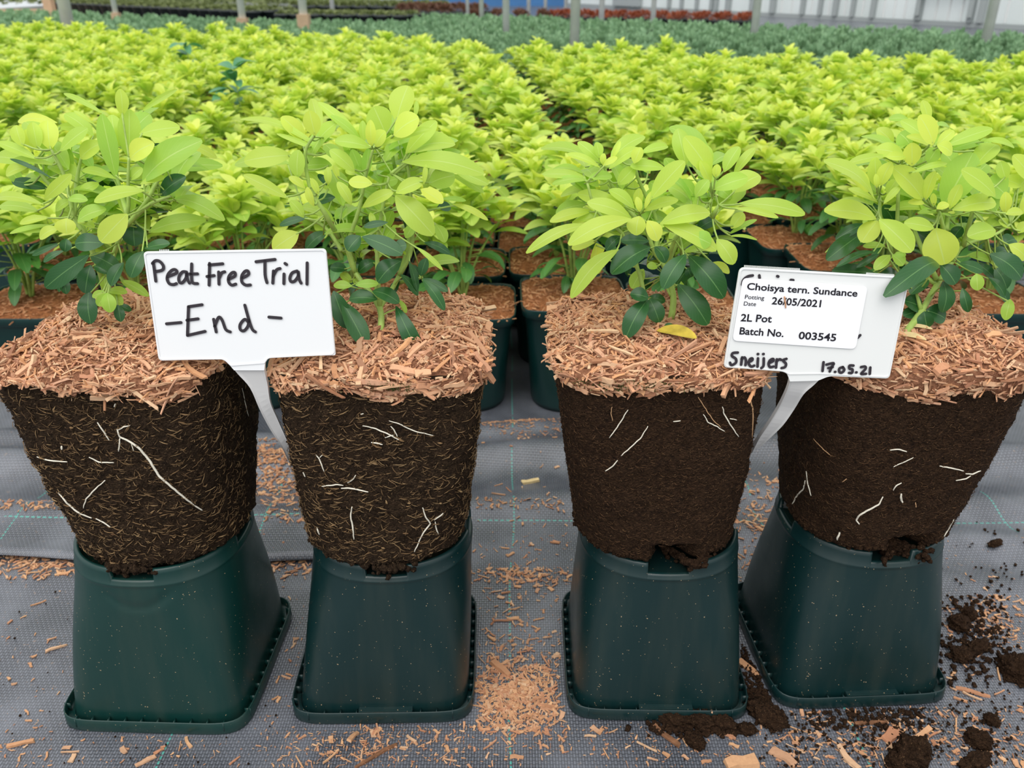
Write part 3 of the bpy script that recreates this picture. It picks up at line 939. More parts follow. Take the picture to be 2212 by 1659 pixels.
ROOTS = [
    ((0, 640, 2.7645), ["700 790 715 840 780 870 840 915 900 990 950 1075 1060 1170 1150 1240 1210 1280|15", "705 800 740 780 778 772|9", "718 845 708 930|9", "785 880 800 925|6", "578 750 620 810 655 862|10", "530 960 590 990 685 995|9", "630 1095 570 1150 515 1210 497 1268|9", "345 1170 400 1235 470 1295 550 1325|11", "570 1328 620 1350 660 1380|9", "215 958 300 982 405 990|9", "1445 545 1465 640 1485 720|5", "690 640 682 662|8", "368 895 371 915|12"]),
    ((540, 640, 2.764), ["668 772 750 790 830 825 905 865|10", "828 742 900 765 980 805 1100 832|9", "838 775 862 800 882 838|9", "803 843 860 830|8", "718 870 795 886|10", "392 943 420 985 443 1050|9", "415 965 435 945|6", "425 1135 510 1125 560 1130|9", "540 1145 600 1145 710 1170|11", "580 1115 615 1095 630 1068|8", "610 1252 600 1320 615 1380 620 1455|11", "1030 1260 1050 1320 1078 1355 1030 1420 978 1530|11", "1098 1340 1157 1292|10", "1105 1345 1110 1385 1127 1422|9", "397 1378 414 1425|10", "315 1050 332 1080|9", "660 705 680 702|8"]),
    ((1160, 640, 2.764), ["545 675 500 750 430 850|9", "665 772 615 850 545 915 500 955|9", "483 978 450 1015 407 1045|9", "810 748 860 744|8", "993 703 1020 750 1075 780 1122 808|8", "960 600 1000 660 1050 740 1100 785|6t", "1108 658 1115 700 1150 760 1208 842|9", "1150 730 1195 738|7", "1265 590 1290 680 1285 850|10t", "450 660 440 700 452 745|6t"]),
    ((1580, 640, 2.764), ["945 918 1000 914 1048 930|9", "965 1020 1030 990 1088 962|7", "1240 1013 1310 1025 1390 1043|9", "1395 1060 1440 1062 1490 1042|9", "1338 1102 1400 1090 1430 1070|8", "1020 1113 985 1130 965 1160|8", "1013 1180 1012 1205 1024 1233|13", "905 1195 880 1245 805 1282 760 1310 745 1340 765 1360|12", "445 1040 455 1120 477 1195|8", "440 1098 430 1150 390 1190 362 1243|10", "648 1408 630 1458|13", "487 848 540 905 597 957|5t", "1330 1330 1265 1440|9", "1100 1230 1102 1262|6t", "660 1110 690 1090|6t"]),
]

def shrub_roots(i, ball, bvh, off):
    (ox, oy, sc), rows = ROOTS[i]
    for row in rows:
        a, w = row.split('|')
        tan = w.endswith('t'); w = float(w.rstrip('t'))
        n = list(map(float, a.split()))
        path = []
        for k in range(len(n) // 2 - 1):
            for q in range(6):
                t = q / 6
                path.append((lerp(n[2 * k], n[2 * k + 2], t), lerp(n[2 * k + 1], n[2 * k + 3], t)))
        path.append((n[-2], n[-1]))
        pts = []
        for (x, y) in path:
            d = ray(ox + x / sc, oy + y / sc).normalized()
            h = bvh.ray_cast(CAM, d)
            if h[0] is None: continue
            pts.append(h[0] - d * .0009)
        if len(pts) < 3: continue
        sm = []
        for k in range(len(pts)):
            A = pts[max(0, k - 1)]; B = pts[k]; C_ = pts[min(len(pts) - 1, k + 1)]
            sm.append((A + B * 2 + C_) / 4 + Vector((noise.noise(B * 300), 0, noise.noise(B * 300 + Vector((9, 0, 0))))) * .0004)
        z = (pts[0] - CAM).length
        r = w * .46 / sc / F * z
        mb = MB()
        m = len(sm)
        mb.tube(sm, [r * (.55 + .45 * math.sin(math.pi * (k + .8) / (m + .6))) for k in range(m)], 6)
        o = mb.obj('root', M['tanroot'] if tan else M['root'], ball, off=off)
        o['label'] = 'thin tan root on the soil face' if tan else 'white root on the soil face'

SHRUB_LABELS = [
    'lime shrub on a bare fibrous root ball with a long forked white root',
    'lime shrub on a bare fibrous root ball with the handwritten sign at its side',
    'lime shrub on a bare fine brown root ball, greenish moss under its chip edge',
    'lime shrub on a bare fine brown root ball with soil spilling over the pot below',
]
BVH = []
CAPS = []
for i in range(4):
    fx, fy = TR[i]['foot']
    off = (fx, fy, BALL_Z0 + BZ[i])
    root = empty('choisya_shrub', off, SHRUB_LABELS[i], 'shrub', 'shrubs lifted out of their pots')
    ball, bvh, f = make_ball(i, root, off)
    BVH.append(bvh)
    shrub_roots(i, ball, bvh, off)
    m, cap = make_mulch(i, root, off, f)
    CAPS.append(cap)
    shrub_leaves(i, root, off)

# ------------------------------------------------------------------ plant labels (signs)
def ribbon(mb, pts, w, plane, lift):
    """a marker stroke: a flat ribbon with round ends, lying just proud of the board"""
    P0, N, toP = plane
    q = [toP(x, y) + N * lift for x, y in pts]
    if len(q) == 1: q = [q[0], q[0] + (toP(pts[0][0] + 3, pts[0][1]) - toP(*pts[0]))]
    q = smooth_path(q, 5)
    hw = w * .5
    vs = []; n = len(q)
    def side(k):
        d = q[min(n - 1, k + 1)] - q[max(0, k - 1)]
        return d.normalized(), N.cross(d).normalized()
    d0, s0 = side(0)
    vs = []; fs = []
    for k in range(n):
        d, s = side(k)
        vs += [q[k] + s * hw, q[k] - s * hw]
    for k in range(n - 1):
        fs.append((2 * k, 2 * k + 1, 2 * k + 3, 2 * k + 2))
    for k, sg in ((0, -1), (n - 1, 1)):
        d, s = side(k)
        b = len(vs)
        vs.append(q[k])
        for j in range(9):
            a = -math.pi / 2 + math.pi * j / 8
            vs.append(q[k] + s * hw * math.sin(a) + d * (sg * hw * math.cos(a)))
        for j in range(8):
            fs.append((b, b + 1 + j, b + 2 + j))
    mb.add(vs, fs)

def rounded(poly, r, n=5):
    out = []
    m = len(poly)
    for k in range(m):
        p = Vector(poly[k][:2]); rr = poly[k][2] if len(poly[k]) > 2 else r
        a = (Vector(poly[k - 1][:2]) - p); b = (Vector(poly[(k + 1) % m][:2]) - p)
        ra = min(rr, a.length * .45); rb = min(rr, b.length * .45)
        A = p + a.normalized() * ra; B = p + b.normalized() * rb
        for j in range(n + 1):
            t = j / n
            out.append(A.lerp(p, t).lerp(p.lerp(B, t), t))
    return out

def slab(mb, pts3, N, th):
    n = len(pts3)
    vs = [p for p in pts3] + [p - N * th for p in pts3]
    fs = [tuple(range(n)), tuple(range(2 * n - 1, n - 1, -1))] + [(k, k + n, (k + 1) % n + n, (k + 1) % n) for k in range(n)]
    mb.add(vs, fs)

def sign_base(name, label, zoom, outline, board_rim, stake_path, p0, n, mat, teeth):
    zx, zy, zs = zoom
    def toP(x, y): return PP(zx + x / zs, zy + y / zs, p0, n)
    e = empty('plant_label', p0, label, 'sign')
    off = p0
    b = MB()
    o2 = [toP(p.x, p.y) for p in rounded(outline, 45)]
    slab(b, o2, n, .0011)
    # raised border round the board
    rim = rounded(board_rim, 42)
    q = [toP(p.x, p.y) for p in rim]
    b.tube(q + [q[0]] if board_rim[0][2:] != (0,) else q, .00062, 6)
    for (x0, y0, x1, y1, cnt) in teeth:
        for k in range(cnt):
            x, y = lerp(x0, x1, k / (cnt - 1)), lerp(y0, y1, k / (cnt - 1))
            c = toP(x, y)
            b.box(c - n * .0004, (.00016, .0005, .0006))
    b.obj('board', mat, e, smooth=False, off=off)
    s = MB()
    # tapered stake: two edges in the photo, run from the board down and back into the soil
    L = smooth_path([PY(x, y, Y) for (x, y, X, Y2, Y) in [(a[0], a[1], 0, 0, a[4]) for a in stake_path]], 4)
    Rr = smooth_path([PY(a[2], a[3], a[4]) for a in stake_path], 4)
    m = len(L)
    vs = []
    for k in range(m):
        A, B = L[k], Rr[k]
        nn = (B - A).cross((L[min(m - 1, k + 1)] - L[max(0, k - 1)])).normalized()
        if nn.y > 0: nn = -nn
        vs += [A, lerp(A, B, .12) , lerp(A, B, .88), B, B - nn * .0035, lerp(A, B, .9) - nn * .0012, lerp(A, B, .1) - nn * .0012, A - nn * .0035]
        vs[-7] = lerp(A, B, .12) - nn * .0009
        vs[-6] = lerp(A, B, .88) - nn * .0009
    fs = []
    for k in range(m - 1):
        for j in range(8):
            a = k * 8 + j; c = k * 8 + (j + 1) % 8
            fs.append((a, c, c + 8, a + 8))
    fs.append(tuple(range(7, -1, -1))); fs.append(tuple((m - 1) * 8 + j for j in range(8)))
    s.add(vs, fs)
    s.obj('stake', M['stakegrey'], e, smooth=False, off=off)
    return e, toP, off

def write(e, name, strokes, w, toP, p0, n, off, mat, parent=None):
    mb = MB()
    zs_w = w
    for st in strokes:
        ribbon(mb, st, zs_w, (p0, n, toP), .00072)
    o = mb.obj(name, mat, parent or e, smooth=False, off=off)
    return o

n1 = Vector((0, -.985, .17)).normalized()
p1 = Vector((-.165, .4640, .300))
z1 = (280, 520, 4.608)
e1, toP1, off1 = sign_base('plant_label', 'white plastic plant label with handwritten words about a peat free trial', z1,
    [(135, 108), (1955, 78), (2050, 1140, 18), (1385, 1162), (1352, 1180), (1340, 1290, 2), (1040, 1290, 2), (945, 1178), (290, 1195)],
    [(150, 122), (1945, 92), (2038, 1128), (1375, 1160), (1340, 1215, 5), (1010, 1240, 5), (940, 1172), (302, 1182)],
    [(494, 782, 572, 778, .4640), (512, 806, 571, 800, .4640), (540, 838, 578, 832, .4655), (561, 885, 584, 870, .468), (582, 925, 599, 905, .473), (606, 962, 618, 948, .479), (628, 1004, 634, 992, .490)],
    p1, n1, M['sign'], [(300, 100, 385, 98, 6)])
S1 = [[(240, 215), (252, 300), (265, 400)], [(232, 225), (262, 198), (305, 205), (340, 250), (330, 290), (265, 305)],
    [(385, 355), (470, 320), (465, 290), (430, 290), (390, 330), (378, 380), (400, 425), (440, 435), (470, 425)],
    [(570, 310), (530, 310), (495, 360), (500, 410), (530, 415), (565, 370), (572, 320), (580, 380), (600, 420)],
    [(622, 230), (620, 340), (630, 415), (680, 425)], [(600, 330), (680, 328)],
    [(800, 225), (795, 440)], [(795, 240), (930, 228)], [(775, 355), (845, 345)],
    [(890, 310), (893, 430)], [(895, 370), (920, 320), (950, 308)],
    [(990, 380), (1050, 350), (1050, 315), (1020, 320), (990, 360), (990, 410), (1020, 440), (1060, 430)],
    [(1125, 370), (1185, 335), (1180, 300), (1150, 305), (1120, 350), (1122, 410), (1160, 440), (1205, 438)],
    [(1262, 208), (1450, 185)], [(1350, 205), (1352, 340), (1370, 415)],
    [(1435, 300), (1428, 420)], [(1432, 350), (1465, 290), (1500, 275)],
    [(1540, 330), (1538, 425)], [(1550, 225), (1565, 235)],
    [(1670, 300), (1620, 320), (1598, 370), (1610, 405), (1645, 400), (1680, 350), (1680, 300), (1690, 380), (1710, 420)],
    [(1770, 220), (1768, 430)],
    [(372, 825), (515, 812)], [(590, 660), (580, 935)], [(590, 655), (725, 635)], [(575, 790), (685, 775)], [(580, 940), (755, 900)],
    [(840, 780), (865, 905)], [(850, 850), (890, 760), (925, 790), (960, 880), (1005, 905)],
    [(1185, 810), (1150, 780), (1105, 830), (1105, 880), (1140, 895), (1180, 850), (1190, 790)], [(1150, 640), (1195, 800), (1225, 880), (1255, 905)],
    [(1390, 758), (1510, 768)]]
px1 = (toP1(1001, 500) - toP1(1000, 500)).length
write(e1, 'lettering', S1, 31 * px1, toP1, p1, n1, off1, M['ink'])['label'] = 'black marker handwriting'

n2 = Vector((0, -.985, .17)).normalized()
p2 = Vector((.17, .4640, .300))
z2 = (1540, 550, 4.8087)
e2, toP2, off2 = sign_base('plant_label', 'grey white plastic plant label bearing a printed batch sticker and a handwritten name', z2,
    [(278, 130, 60), (2045, 232), (1832, 1288), (1210, 1262), (1090, 1310, 2), (800, 1318, 2), (775, 1240), (735, 1212), (110, 1172)],
    [(290, 146), (2030, 245), (1822, 1272), (1100, 1235, 5), (790, 1240, 5), (735, 1206), (122, 1160)],
    [(1706, 812, 1772, 818, .4640), (1706, 824, 1758, 832, .4640), (1699, 846, 1736, 852, .466), (1683, 880, 1716, 884, .473), (1662, 915, 1692, 918, .478), (1640, 948, 1664, 946, .486), (1624, 980, 1640, 968, .497)],
    p2, n2, M['signgrey'], [(330, 122, 900, 156, 44), (1600, 200, 1880, 218, 26)])
S2 = [[(300, 310), (315, 260), (360, 225), (410, 215)], [(478, 215), (482, 240)], [(665, 222), (675, 226)], [(805, 262), (830, 264)], [(1500, 860), (1525, 835)],
    [(255, 1015), (205, 1020), (195, 1050), (235, 1080), (235, 1120), (190, 1145), (175, 1120)],
    [(300, 1065), (290, 1140)], [(295, 1085), (325, 1065), (340, 1100), (335, 1145)],
    [(365, 1115), (405, 1095), (405, 1075), (380, 1085), (370, 1130), (395, 1160), (425, 1150)],
    [(465, 1075), (460, 1160)], [(463, 1030), (467, 1030)], [(525, 1075), (522, 1150), (500, 1175)], [(519, 1030), (523, 1030)],
    [(590, 1120), (625, 1100), (620, 1080), (590, 1095), (575, 1130), (590, 1165), (625, 1160)],
    [(660, 1085), (652, 1170)], [(655, 1110), (685, 1085), (705, 1090)], [(760, 1080), (725, 1095), (755, 1130), (745, 1165), (710, 1175)],
    [(1145, 1115), (1135, 1205)], [(1175, 1140), (1250, 1125), (1230, 1165), (1210, 1210)], [(1195, 1175), (1240, 1165)], [(1263, 1215), (1267, 1215)],
    [(1345, 1165), (1310, 1180), (1310, 1215), (1335, 1222), (1360, 1195), (1345, 1165)],
    [(1455, 1150), (1415, 1150), (1415, 1180), (1445, 1190), (1440, 1225), (1410, 1225)], [(1483, 1220), (1487, 1220)],
    [(1535, 1165), (1575, 1160), (1580, 1185), (1535, 1235), (1585, 1235)], [(1630, 1170), (1625, 1235)]]
px2 = (toP2(1001, 700) - toP2(1000, 700)).length
write(e2, 'older_lettering', S2[:5], 29 * px2, toP2, p2, n2, off2, M['ink'])['label'] = 'black marker strokes showing round the sticker'
write(e2, 'name_lettering', S2[5:16], 29 * px2, toP2, p2, n2, off2, M['ink'])['label'] = 'handwritten name in black marker'
write(e2, 'date_lettering', S2[16:], 29 * px2, toP2, p2, n2, off2, M['ink'])['label'] = 'handwritten date in black marker'

st = MB()
slab(st, [toP2(p.x, p.y) + n2 * .0010 for p in rounded([(308, 238), (1602, 325), (1475, 978), (198, 890)], 55)], n2, .0003)
sticker = st.obj('sticker', M['paper'], e2, smooth=False, off=off2)
sticker['label'] = 'white paper batch sticker'
def printed(name, txt, x0, y0, x1, y1, cap, bold):
    """set type along a sloping baseline from x0,y0 to x1,y1 with the given cap height"""
    cu = bpy.data.curves.new('type', 'FONT')
    cu.body = txt; cu.size = 1.0
    cu.resolution_u = 3
    cu.offset = .021 if bold else .006
    t = bpy.data.objects.new('type', cu)
    COL.objects.link(t)
    dg = bpy.context.evaluated_depsgraph_get()
    me = bpy.data.meshes.new_from_object(t.evaluated_get(dg))
    xs = [v.co.x for v in me.vertices]; w0, w1 = min(xs), max(xs)
    ch = .73
    dx, dy = (x1 - x0) / (w1 - w0), (y1 - y0) / (w1 - w0)
    sk = -95 / 650.0
    vs = []
    for v in me.vertices:
        h = v.co.y / ch * cap
        px_ = x0 + (v.co.x - w0) * dx - sk * h * 1.0
        py_ = y0 + (v.co.x - w0) * dy - h
        vs.append(toP2(px_, py_) + n2 * .00125)
    mb = MB(); mb.add(vs, [tuple(p.vertices) for p in me.polygons])
    bpy.data.objects.remove(t)
    bpy.data.meshes.remove(me)
    mb.obj(name, M['print'], sticker, smooth=False, off=off2)
printed('printed_name', 'Choisya tern. Sundance', 345, 358, 1490, 432, 72, True)
printed('printed_caption', 'Potting', 325, 455, 525, 466, 44, False)
printed('printed_caption', 'Date', 313, 524, 440, 530, 44, False)
printed('printed_date', '26/05/2021', 602, 510, 1112, 541, 76, True)
printed('printed_size', '2L Pot', 280, 686, 602, 700, 78, True)
printed('printed_batch', 'Batch No.', 268, 822, 725, 850, 76, True)
printed('printed_number', '003545', 880, 870, 1268, 894, 78, True)

# ------------------------------------------------------------------ the bed of potted shrubs behind
def upright_pot(mb, h=.140, half=.0660):
    def ring(z, a, nn): return lambda t: (*sq(a, nn, t), z)
    loft(mb, [ring(0, .050, 2.3), ring(.0, .0515, 2.3), ring(.006, .0525, 2.35), ring(.05, .0555, 3.0), ring(.09, .0585, 4.5), ring(.124, .0612, 6.5), ring(.126, .0622, 7),
              ring(.128, .0655, 7), ring(h - .001, .0668, 7.5), ring(h, .0664, 7.5), ring(h - .001, .0648, 7.5), ring(h - .012, .0630, 7)], 48, close_first=True)

def bed_mulch(mb, seed, h=.140):
    def cap(th, s):
        x, y = sq(.0655 * s, 7, th)
        z = h - .004 + .010 * (1 - s ** 3) + .003 * noise.noise(Vector((x * 50, y * 50, seed))) + .0025 * noise.noise(Vector((x * 110, y * 110, seed)))
        return Vector((x, y, z))
    NA = 40
    ss = [.02, .2, .4, .6, .75, .88, 1.0]
    vs = [cap(2 * math.pi * k / NA, s) for s in ss for k in range(NA)]
    fs = [(j * NA + k, (j + 1) * NA + k, (j + 1) * NA + (k + 1) % NA, j * NA + (k + 1) % NA) for j in range(len(ss) - 1) for k in range(NA)]
    fs.append(tuple(range(NA)))
    mb.add(vs, fs)
    return cap

def bed_shrub_meshes(seed):
    rnd = random.Random(seed)
    yo, ol, st = MB(), MB(), MB()
    h0 = .147
    shoots = []
    ns = rnd.randint(9, 11)
    for k in range(ns):
        a = 2 * math.pi * k / ns * 1.0 + rnd.uniform(-.3, .3)
        r = rnd.uniform(.035, .062) if k > 2 else rnd.uniform(0, .02)
        z = h0 + (rnd.uniform(.085, .118) if k > 2 else rnd.uniform(.112, .140))
        tip = Vector((math.cos(a) * r, math.sin(a) * r, z))
        base = Vector((rnd.uniform(-.003, .003), rnd.uniform(-.003, .003), h0 - .008))
        mid = base.lerp(tip, .5) + Vector((-tip.x * .12, -tip.y * .12, .004))
        sp_ = smooth_path([base, mid, tip], 4)
        st.tube(sp_, [lerp(.0022, .0010, q / (len(sp_) - 1)) for q in range(len(sp_))], 5)
        shoots.append((tip, (tip - mid).normalized()))
        # whorls of young leaves, two tiers
        for tier, (n, dz, el, L0, L1) in enumerate(((6, 0, .75, .022, .034), (5, -.010, .25, .034, .047), (4, -.026, -.05, .034, .048))):
            B = tip + (mid - tip).normalized() * (-dz if dz else 0.0)
            a0 = rnd.uniform(0, 6.28)
            for q in range(n):
                az = a0 + 2 * math.pi * q / n + rnd.uniform(-.3, .3)
                e = el + rnd.uniform(-.25, .3)
                d = Vector((math.cos(az) * math.cos(e), math.sin(az) * math.cos(e), math.sin(e))) + shoots[-1][1] * .35
                d.normalize()
                L = rnd.uniform(L0, L1)
                leaf(yo, B + d * .002, B + d * L, L * rnd.uniform(.38, .52), Vector((rnd.gauss(0, .25), rnd.gauss(0, .25), 1)), max(.02, min(1, (.75, .55, .2)[tier] + rnd.uniform(-.3, .3))), rnd.uniform(.06, .16), .2, 6, -rnd.uniform(.05, .22))
    for k in range(26):
        a = rnd.uniform(0, 6.28); r = rnd.uniform(.006, .03); z = h0 + rnd.uniform(.015, .075)
        B = Vector((math.cos(a) * r, math.sin(a) * r, z))
        e = rnd.uniform(-.55, .2)
        d = Vector((math.cos(a + rnd.uniform(-.6, .6)) * math.cos(e), math.sin(a + rnd.uniform(-.6, .6)) * math.cos(e), math.sin(e)))
        L = rnd.uniform(.026, .042)
        if (B + d * L).z < h0 + .004: d.z = 0
        leaf(ol, B, B + d * L, L * rnd.uniform(.36, .48), Vector((rnd.gauss(0, .2), rnd.gauss(0, .2), 1)), rnd.uniform(.05, 1), .12, .2, 6, -.1)
        st.tube([B, Vector((B.x * .3, B.y * .3, B.z - .004))], .0006, 4)
    return yo, ol, st

pm = MB(); upright_pot(pm)
POTM = pm.mesh('bed_pot', M['bgpot'])
VAR = []
for v in range(6):
    yo, ol, st_ = bed_shrub_meshes(500 + v)
    mm = MB(); cap = bed_mulch(mm, v * 5.0)
    ch = MB()
    rnd = random.Random(700 + v)
    for _ in range(420):
        th = rnd.uniform(0, 6.28); s_ = math.sqrt(rnd.random()) * .99
        p = cap(th, s_)
        put_chip(ch, p + Vector((0, 0, .0004)), (0, 0, 1), rnd, rnd.uniform(.6, 1.25), .3)
    VAR.append((yo.mesh('bed_young', M['bgyoung']), ol.mesh('bed_old', M['bgold']), st_.mesh('bed_stem', M['stem']), mm.mesh('bed_mulch', M['bgmulch']), ch.mesh('bed_chips', M['bgchip'], False)))

def project(p):
    q = p - CAM
    z = q.y * cs - q.z * sn
    return CX + F * q.x / z, CY - F * (q.y * sn + q.z * cs) / z, z
def pw(pts, x):
    if x <= pts[0][0]: return pts[0][1]
    for (a, b), (c, d) in zip(pts, pts[1:]):
        if x <= c: return lerp(b, d, (x - a) / (c - a))
    return pts[-1][1]
FIELD_EDGE = [(-200, 36), (0, 38), (560, 49), (1000, 64), (1060, 76), (1110, 74), (2212, 104), (2400, 108)]

def bed_plant(x, y, label, group, near, k, sc=1.0, rz=0.0, mats=None):
    e = empty('potted_shrub', (x, y, .0018), label, 'shrub', group, rz)
    yo, ol, st_, mu, ch = VAR[k % len(VAR)]
    def part(name, me):
        o = bpy.data.objects.new(name, me)
        return link(o, e)
    part('pot', POTM)
    o = part('mulch', mu)
    if near:
        c = link(bpy.data.objects.new('wood_chips', ch), o); props(c, kind='stuff')
        part('stem', st_)
    for nm, me in (('young_leaves', yo), ('old_leaves', ol)):
        p = part(nm, me)
        p.scale = (1, 1, 1)
    e.scale = (1, 1, sc)
    return e

rb = random.Random(77)
near_names = {}
cnt = 0
spots = []
for r in range(0, 26):
    y = 1.008 + r * .1390
    ax = .20 - .115 * (y - 1.25)
    x0 = -.062 - .115 * (y - 1.018)
    k = -26
    for k in range(-26, 22):
        x = x0 + k * .1380
        side = 'n'
        if r == 0:
            if k > 2: x = .466 + (k - 3) * .1380 if k < 10 else 99
        elif r <= 2:
            if x > .15: 
                kk = math.floor((x - .15) / .1380)
                x = .466 - .02 * (r - 1) + kk * .1380
        else:
            if x > ax - .06: x += .065
        spots.append((r, k, x, y, 0 if x < (ax if r else .33) else 1))
done = set()
for (r, k, x, y, side) in spots:
    u, v, z = project(Vector((x, y, .325)))
    ub, vb, _ = project(Vector((x, y, .14)))
    if v < pw(FIELD_EDGE, u) + 4 or u < -45 or u > 2262: continue
    if (round(x, 2), round(y, 2)) in done: continue
    done.add((round(x, 2), round(y, 2)))
    near = r <= 4
    jx, jy = rb.uniform(-.0015, .0015), rb.uniform(-.0015, .0015)
    sc = rb.uniform(.93, 1.06) * (1.0 if r < 5 else 1.06)
    cnt += 1
    if side == 0:
        lab = 'lime potted shrub in the broad close-set bed on the blue-screen side of the bed gap'
        grp = 'bed shrubs on the blue-screen side'
    else:
        lab = 'lime potted shrub in the close-set bed between the bed gap and the white wall'
        grp = 'bed shrubs on the white-wall side'
    if r == 0: 
        near_names[(r, round(x, 3))] = 1
        lab, grp = {
            0: ('lime potted shrub in the front row of the bed, behind the upturned-pot trial', 'front row of the bed'),
        }[0]
    if r == 0 and abs(x - (-.062)) < .02: lab, grp = 'front-row potted shrub seen in the gap between the second and third trial shrubs', None
    if r == 0 and abs(x - .076) < .02: lab, grp = 'front-row potted shrub mostly hidden behind the mossy trial root ball', None
    if r == 1 and side == 1 and abs(x - .466) < .03: lab, grp = 'potted shrub just above the printed batch sticker sign, first behind the front row', None
    if r == 2 and side == 1 and abs(x - .446) < .03: lab, grp = 'potted shrub at the bed corner by the dark pot walls, second behind the front row', None
    bed_plant(x + jx, y + jy, lab, grp, near, rb.randrange(6), sc, rb.choice((0, 1, 2, 3)) * math.pi / 2 + rb.uniform(-.02, .02))
print('BED', cnt)

# two bluish seedlings standing above the lime canopy
def seedling(u, v, Y, label, hgt):
    top = PY(u, v, Y)
    rnd = random.Random(int(u))
    e = empty('weed_seedling', (top.x, Y, .15), label, 'weed')
    lf, st = MB(), MB()
    off = (top.x, Y, .15)
    st.tube([(top.x, Y, .15), (top.x + .004, Y, lerp(.15, top.z, .5)), tuple(top)], [.0018, .0016, .001], 5)
    for t in range(4):
        for q in range(5):
            B = top - Vector((0, 0, t * .022))
            a = rnd.uniform(0, 6.28); e_ = rnd.uniform(-.2, .5)
            d = Vector((math.cos(a) * math.cos(e_), math.sin(a) * math.cos(e_), math.sin(e_)))
            L = rnd.uniform(.045, .065)
            leaf(lf, B, B + d * L, L * .36, Vector((rnd.gauss(0, .2), rnd.gauss(0, .2), 1)), .3, .1, .2, 6, -.15)
    st.obj('stem', M['stem'], e, off=off)
    lf.obj('leaves', M['bluegreen'], e, off=off)
M['bluegreen'] = mat_leaf('bluish_leaf', srgb(84, 148, 110), srgb(110, 170, 120), srgb(150, 190, 140), .4, .25, (.8, 1, .6, 1))
seedling(505, 150, 1.75, 'bluish green seedling poking up through the lime canopy, the larger of two', .1)
seedling(402, 100, 2.45, 'small bluish green seedling in the lime canopy nearer the wooden-footed posts', .1)

# ------------------------------------------------------------------ grey-green crop, heather beds, far greenhouse
M['sage'] = mat_leaf('sage_leaf', srgb(120, 160, 120), srgb(160, 194, 150), srgb(140, 172, 130), .6, .2, (.9, 1, .8, 1))
M['olive'] = mat_leaf('olive_heather', srgb(110, 122, 74), srgb(150, 160, 104), srgb(150, 160, 110), .6, .2, (.9, 1, .8, 1))
M['rust'] = mat_leaf('rusty_heather', srgb(150, 80, 54), srgb(184, 104, 70), srgb(180, 110, 80), .6, .2, (1, .8, .6, 1))
M['brown'] = mat_leaf('brown_heather', srgb(118, 86, 74), srgb(140, 106, 84), srgb(140, 110, 90), .6, .2, (1, .8, .6, 1))

def tuft(mb, c, r, h, n, rnd, w=.30):
    for q in range(n):
        a = rnd.uniform(0, 6.28); e = rnd.uniform(.15, 1.35)
        d = Vector((math.cos(a) * math.cos(e) * r, math.sin(a) * math.cos(e) * r, math.sin(e) * h))
        B = c + d * rnd.uniform(.35, .7)
        T = c + d * rnd.uniform(.95, 1.12)
        leaf(mb, B, T, (T - B).length * w * rnd.uniform(.8, 1.4), Vector((rnd.gauss(0, .4), rnd.gauss(0, .4), 1)), rnd.uniform(.05, 1), .1, .2, 2)
sage = []
for v in range(4):
    mb = MB(); tuft(mb, Vector((0, 0, .10)), .076, .115, 240, random.Random(900 + v), .24)
    sage.append(mb.mesh('sage_foliage', M['sage']))
spm = MB(); loft(spm, [(lambda t, z=z, a=a: (a * math.cos(t), a * math.sin(t), z)) for z, a in ((0, .04), (.10, .05), (.105, .052), (.105, .046), (.095, .045))], 14, close_first=True, close_last=True)
SMALLPOT = spm.mesh('small_pot', M['blackpot'])
SAGE_TOP = [(-100, 12), (0, 15), (190, 22), (560, 36), (880, 40), (900, 24), (1110, 29), (1550, 44), (1650, 46), (2212, 62), (2400, 68)]
rs = random.Random(5)
ss_ = []
for r in range(0, 46):
    y = 2.4 + r * .165
    for k in range(-60, 60):
        x = k * .165 + (.0825 if r % 2 else 0) + .028 * math.sin(r * 2.4) + rs.uniform(-.008, .008)
        yy = y + rs.uniform(-.008, .008)
        u, v, z = project(Vector((x, yy, .2)))
        uu, v2, _ = project(Vector((x, yy, .33)))
        if u < -60 or u > 2270: continue
        if v2 > pw(FIELD_EDGE, u) - 8 or v < pw(SAGE_TOP, u): continue
        ss_.append((z, x, yy, u))
ss_.sort()
mass = MB()
for n, (z, x, y, u) in enumerate(ss_):
    if n < 300:
        e = empty('sage_plant', (x, y, .001), 'low grey-green bushy potted plant in the band beyond the lime bed', 'plant', 'grey-green plants beyond the lime bed', rs.uniform(0, 6.28))
        link(bpy.data.objects.new('pot', SMALLPOT), e)
        o = link(bpy.data.objects.new('foliage', sage[n % 4]), e)
    else:
        tuft(mass, Vector((x, y, .10)), .078, .10, 44, rs, .45)
print('SAGE', len(ss_))
if mass.v:
    props(mass.obj('sage_crop', M['sage'], None), 'grey-green crop filling the rest of the band towards the greenhouse wall', 'crop', None, 'stuff')

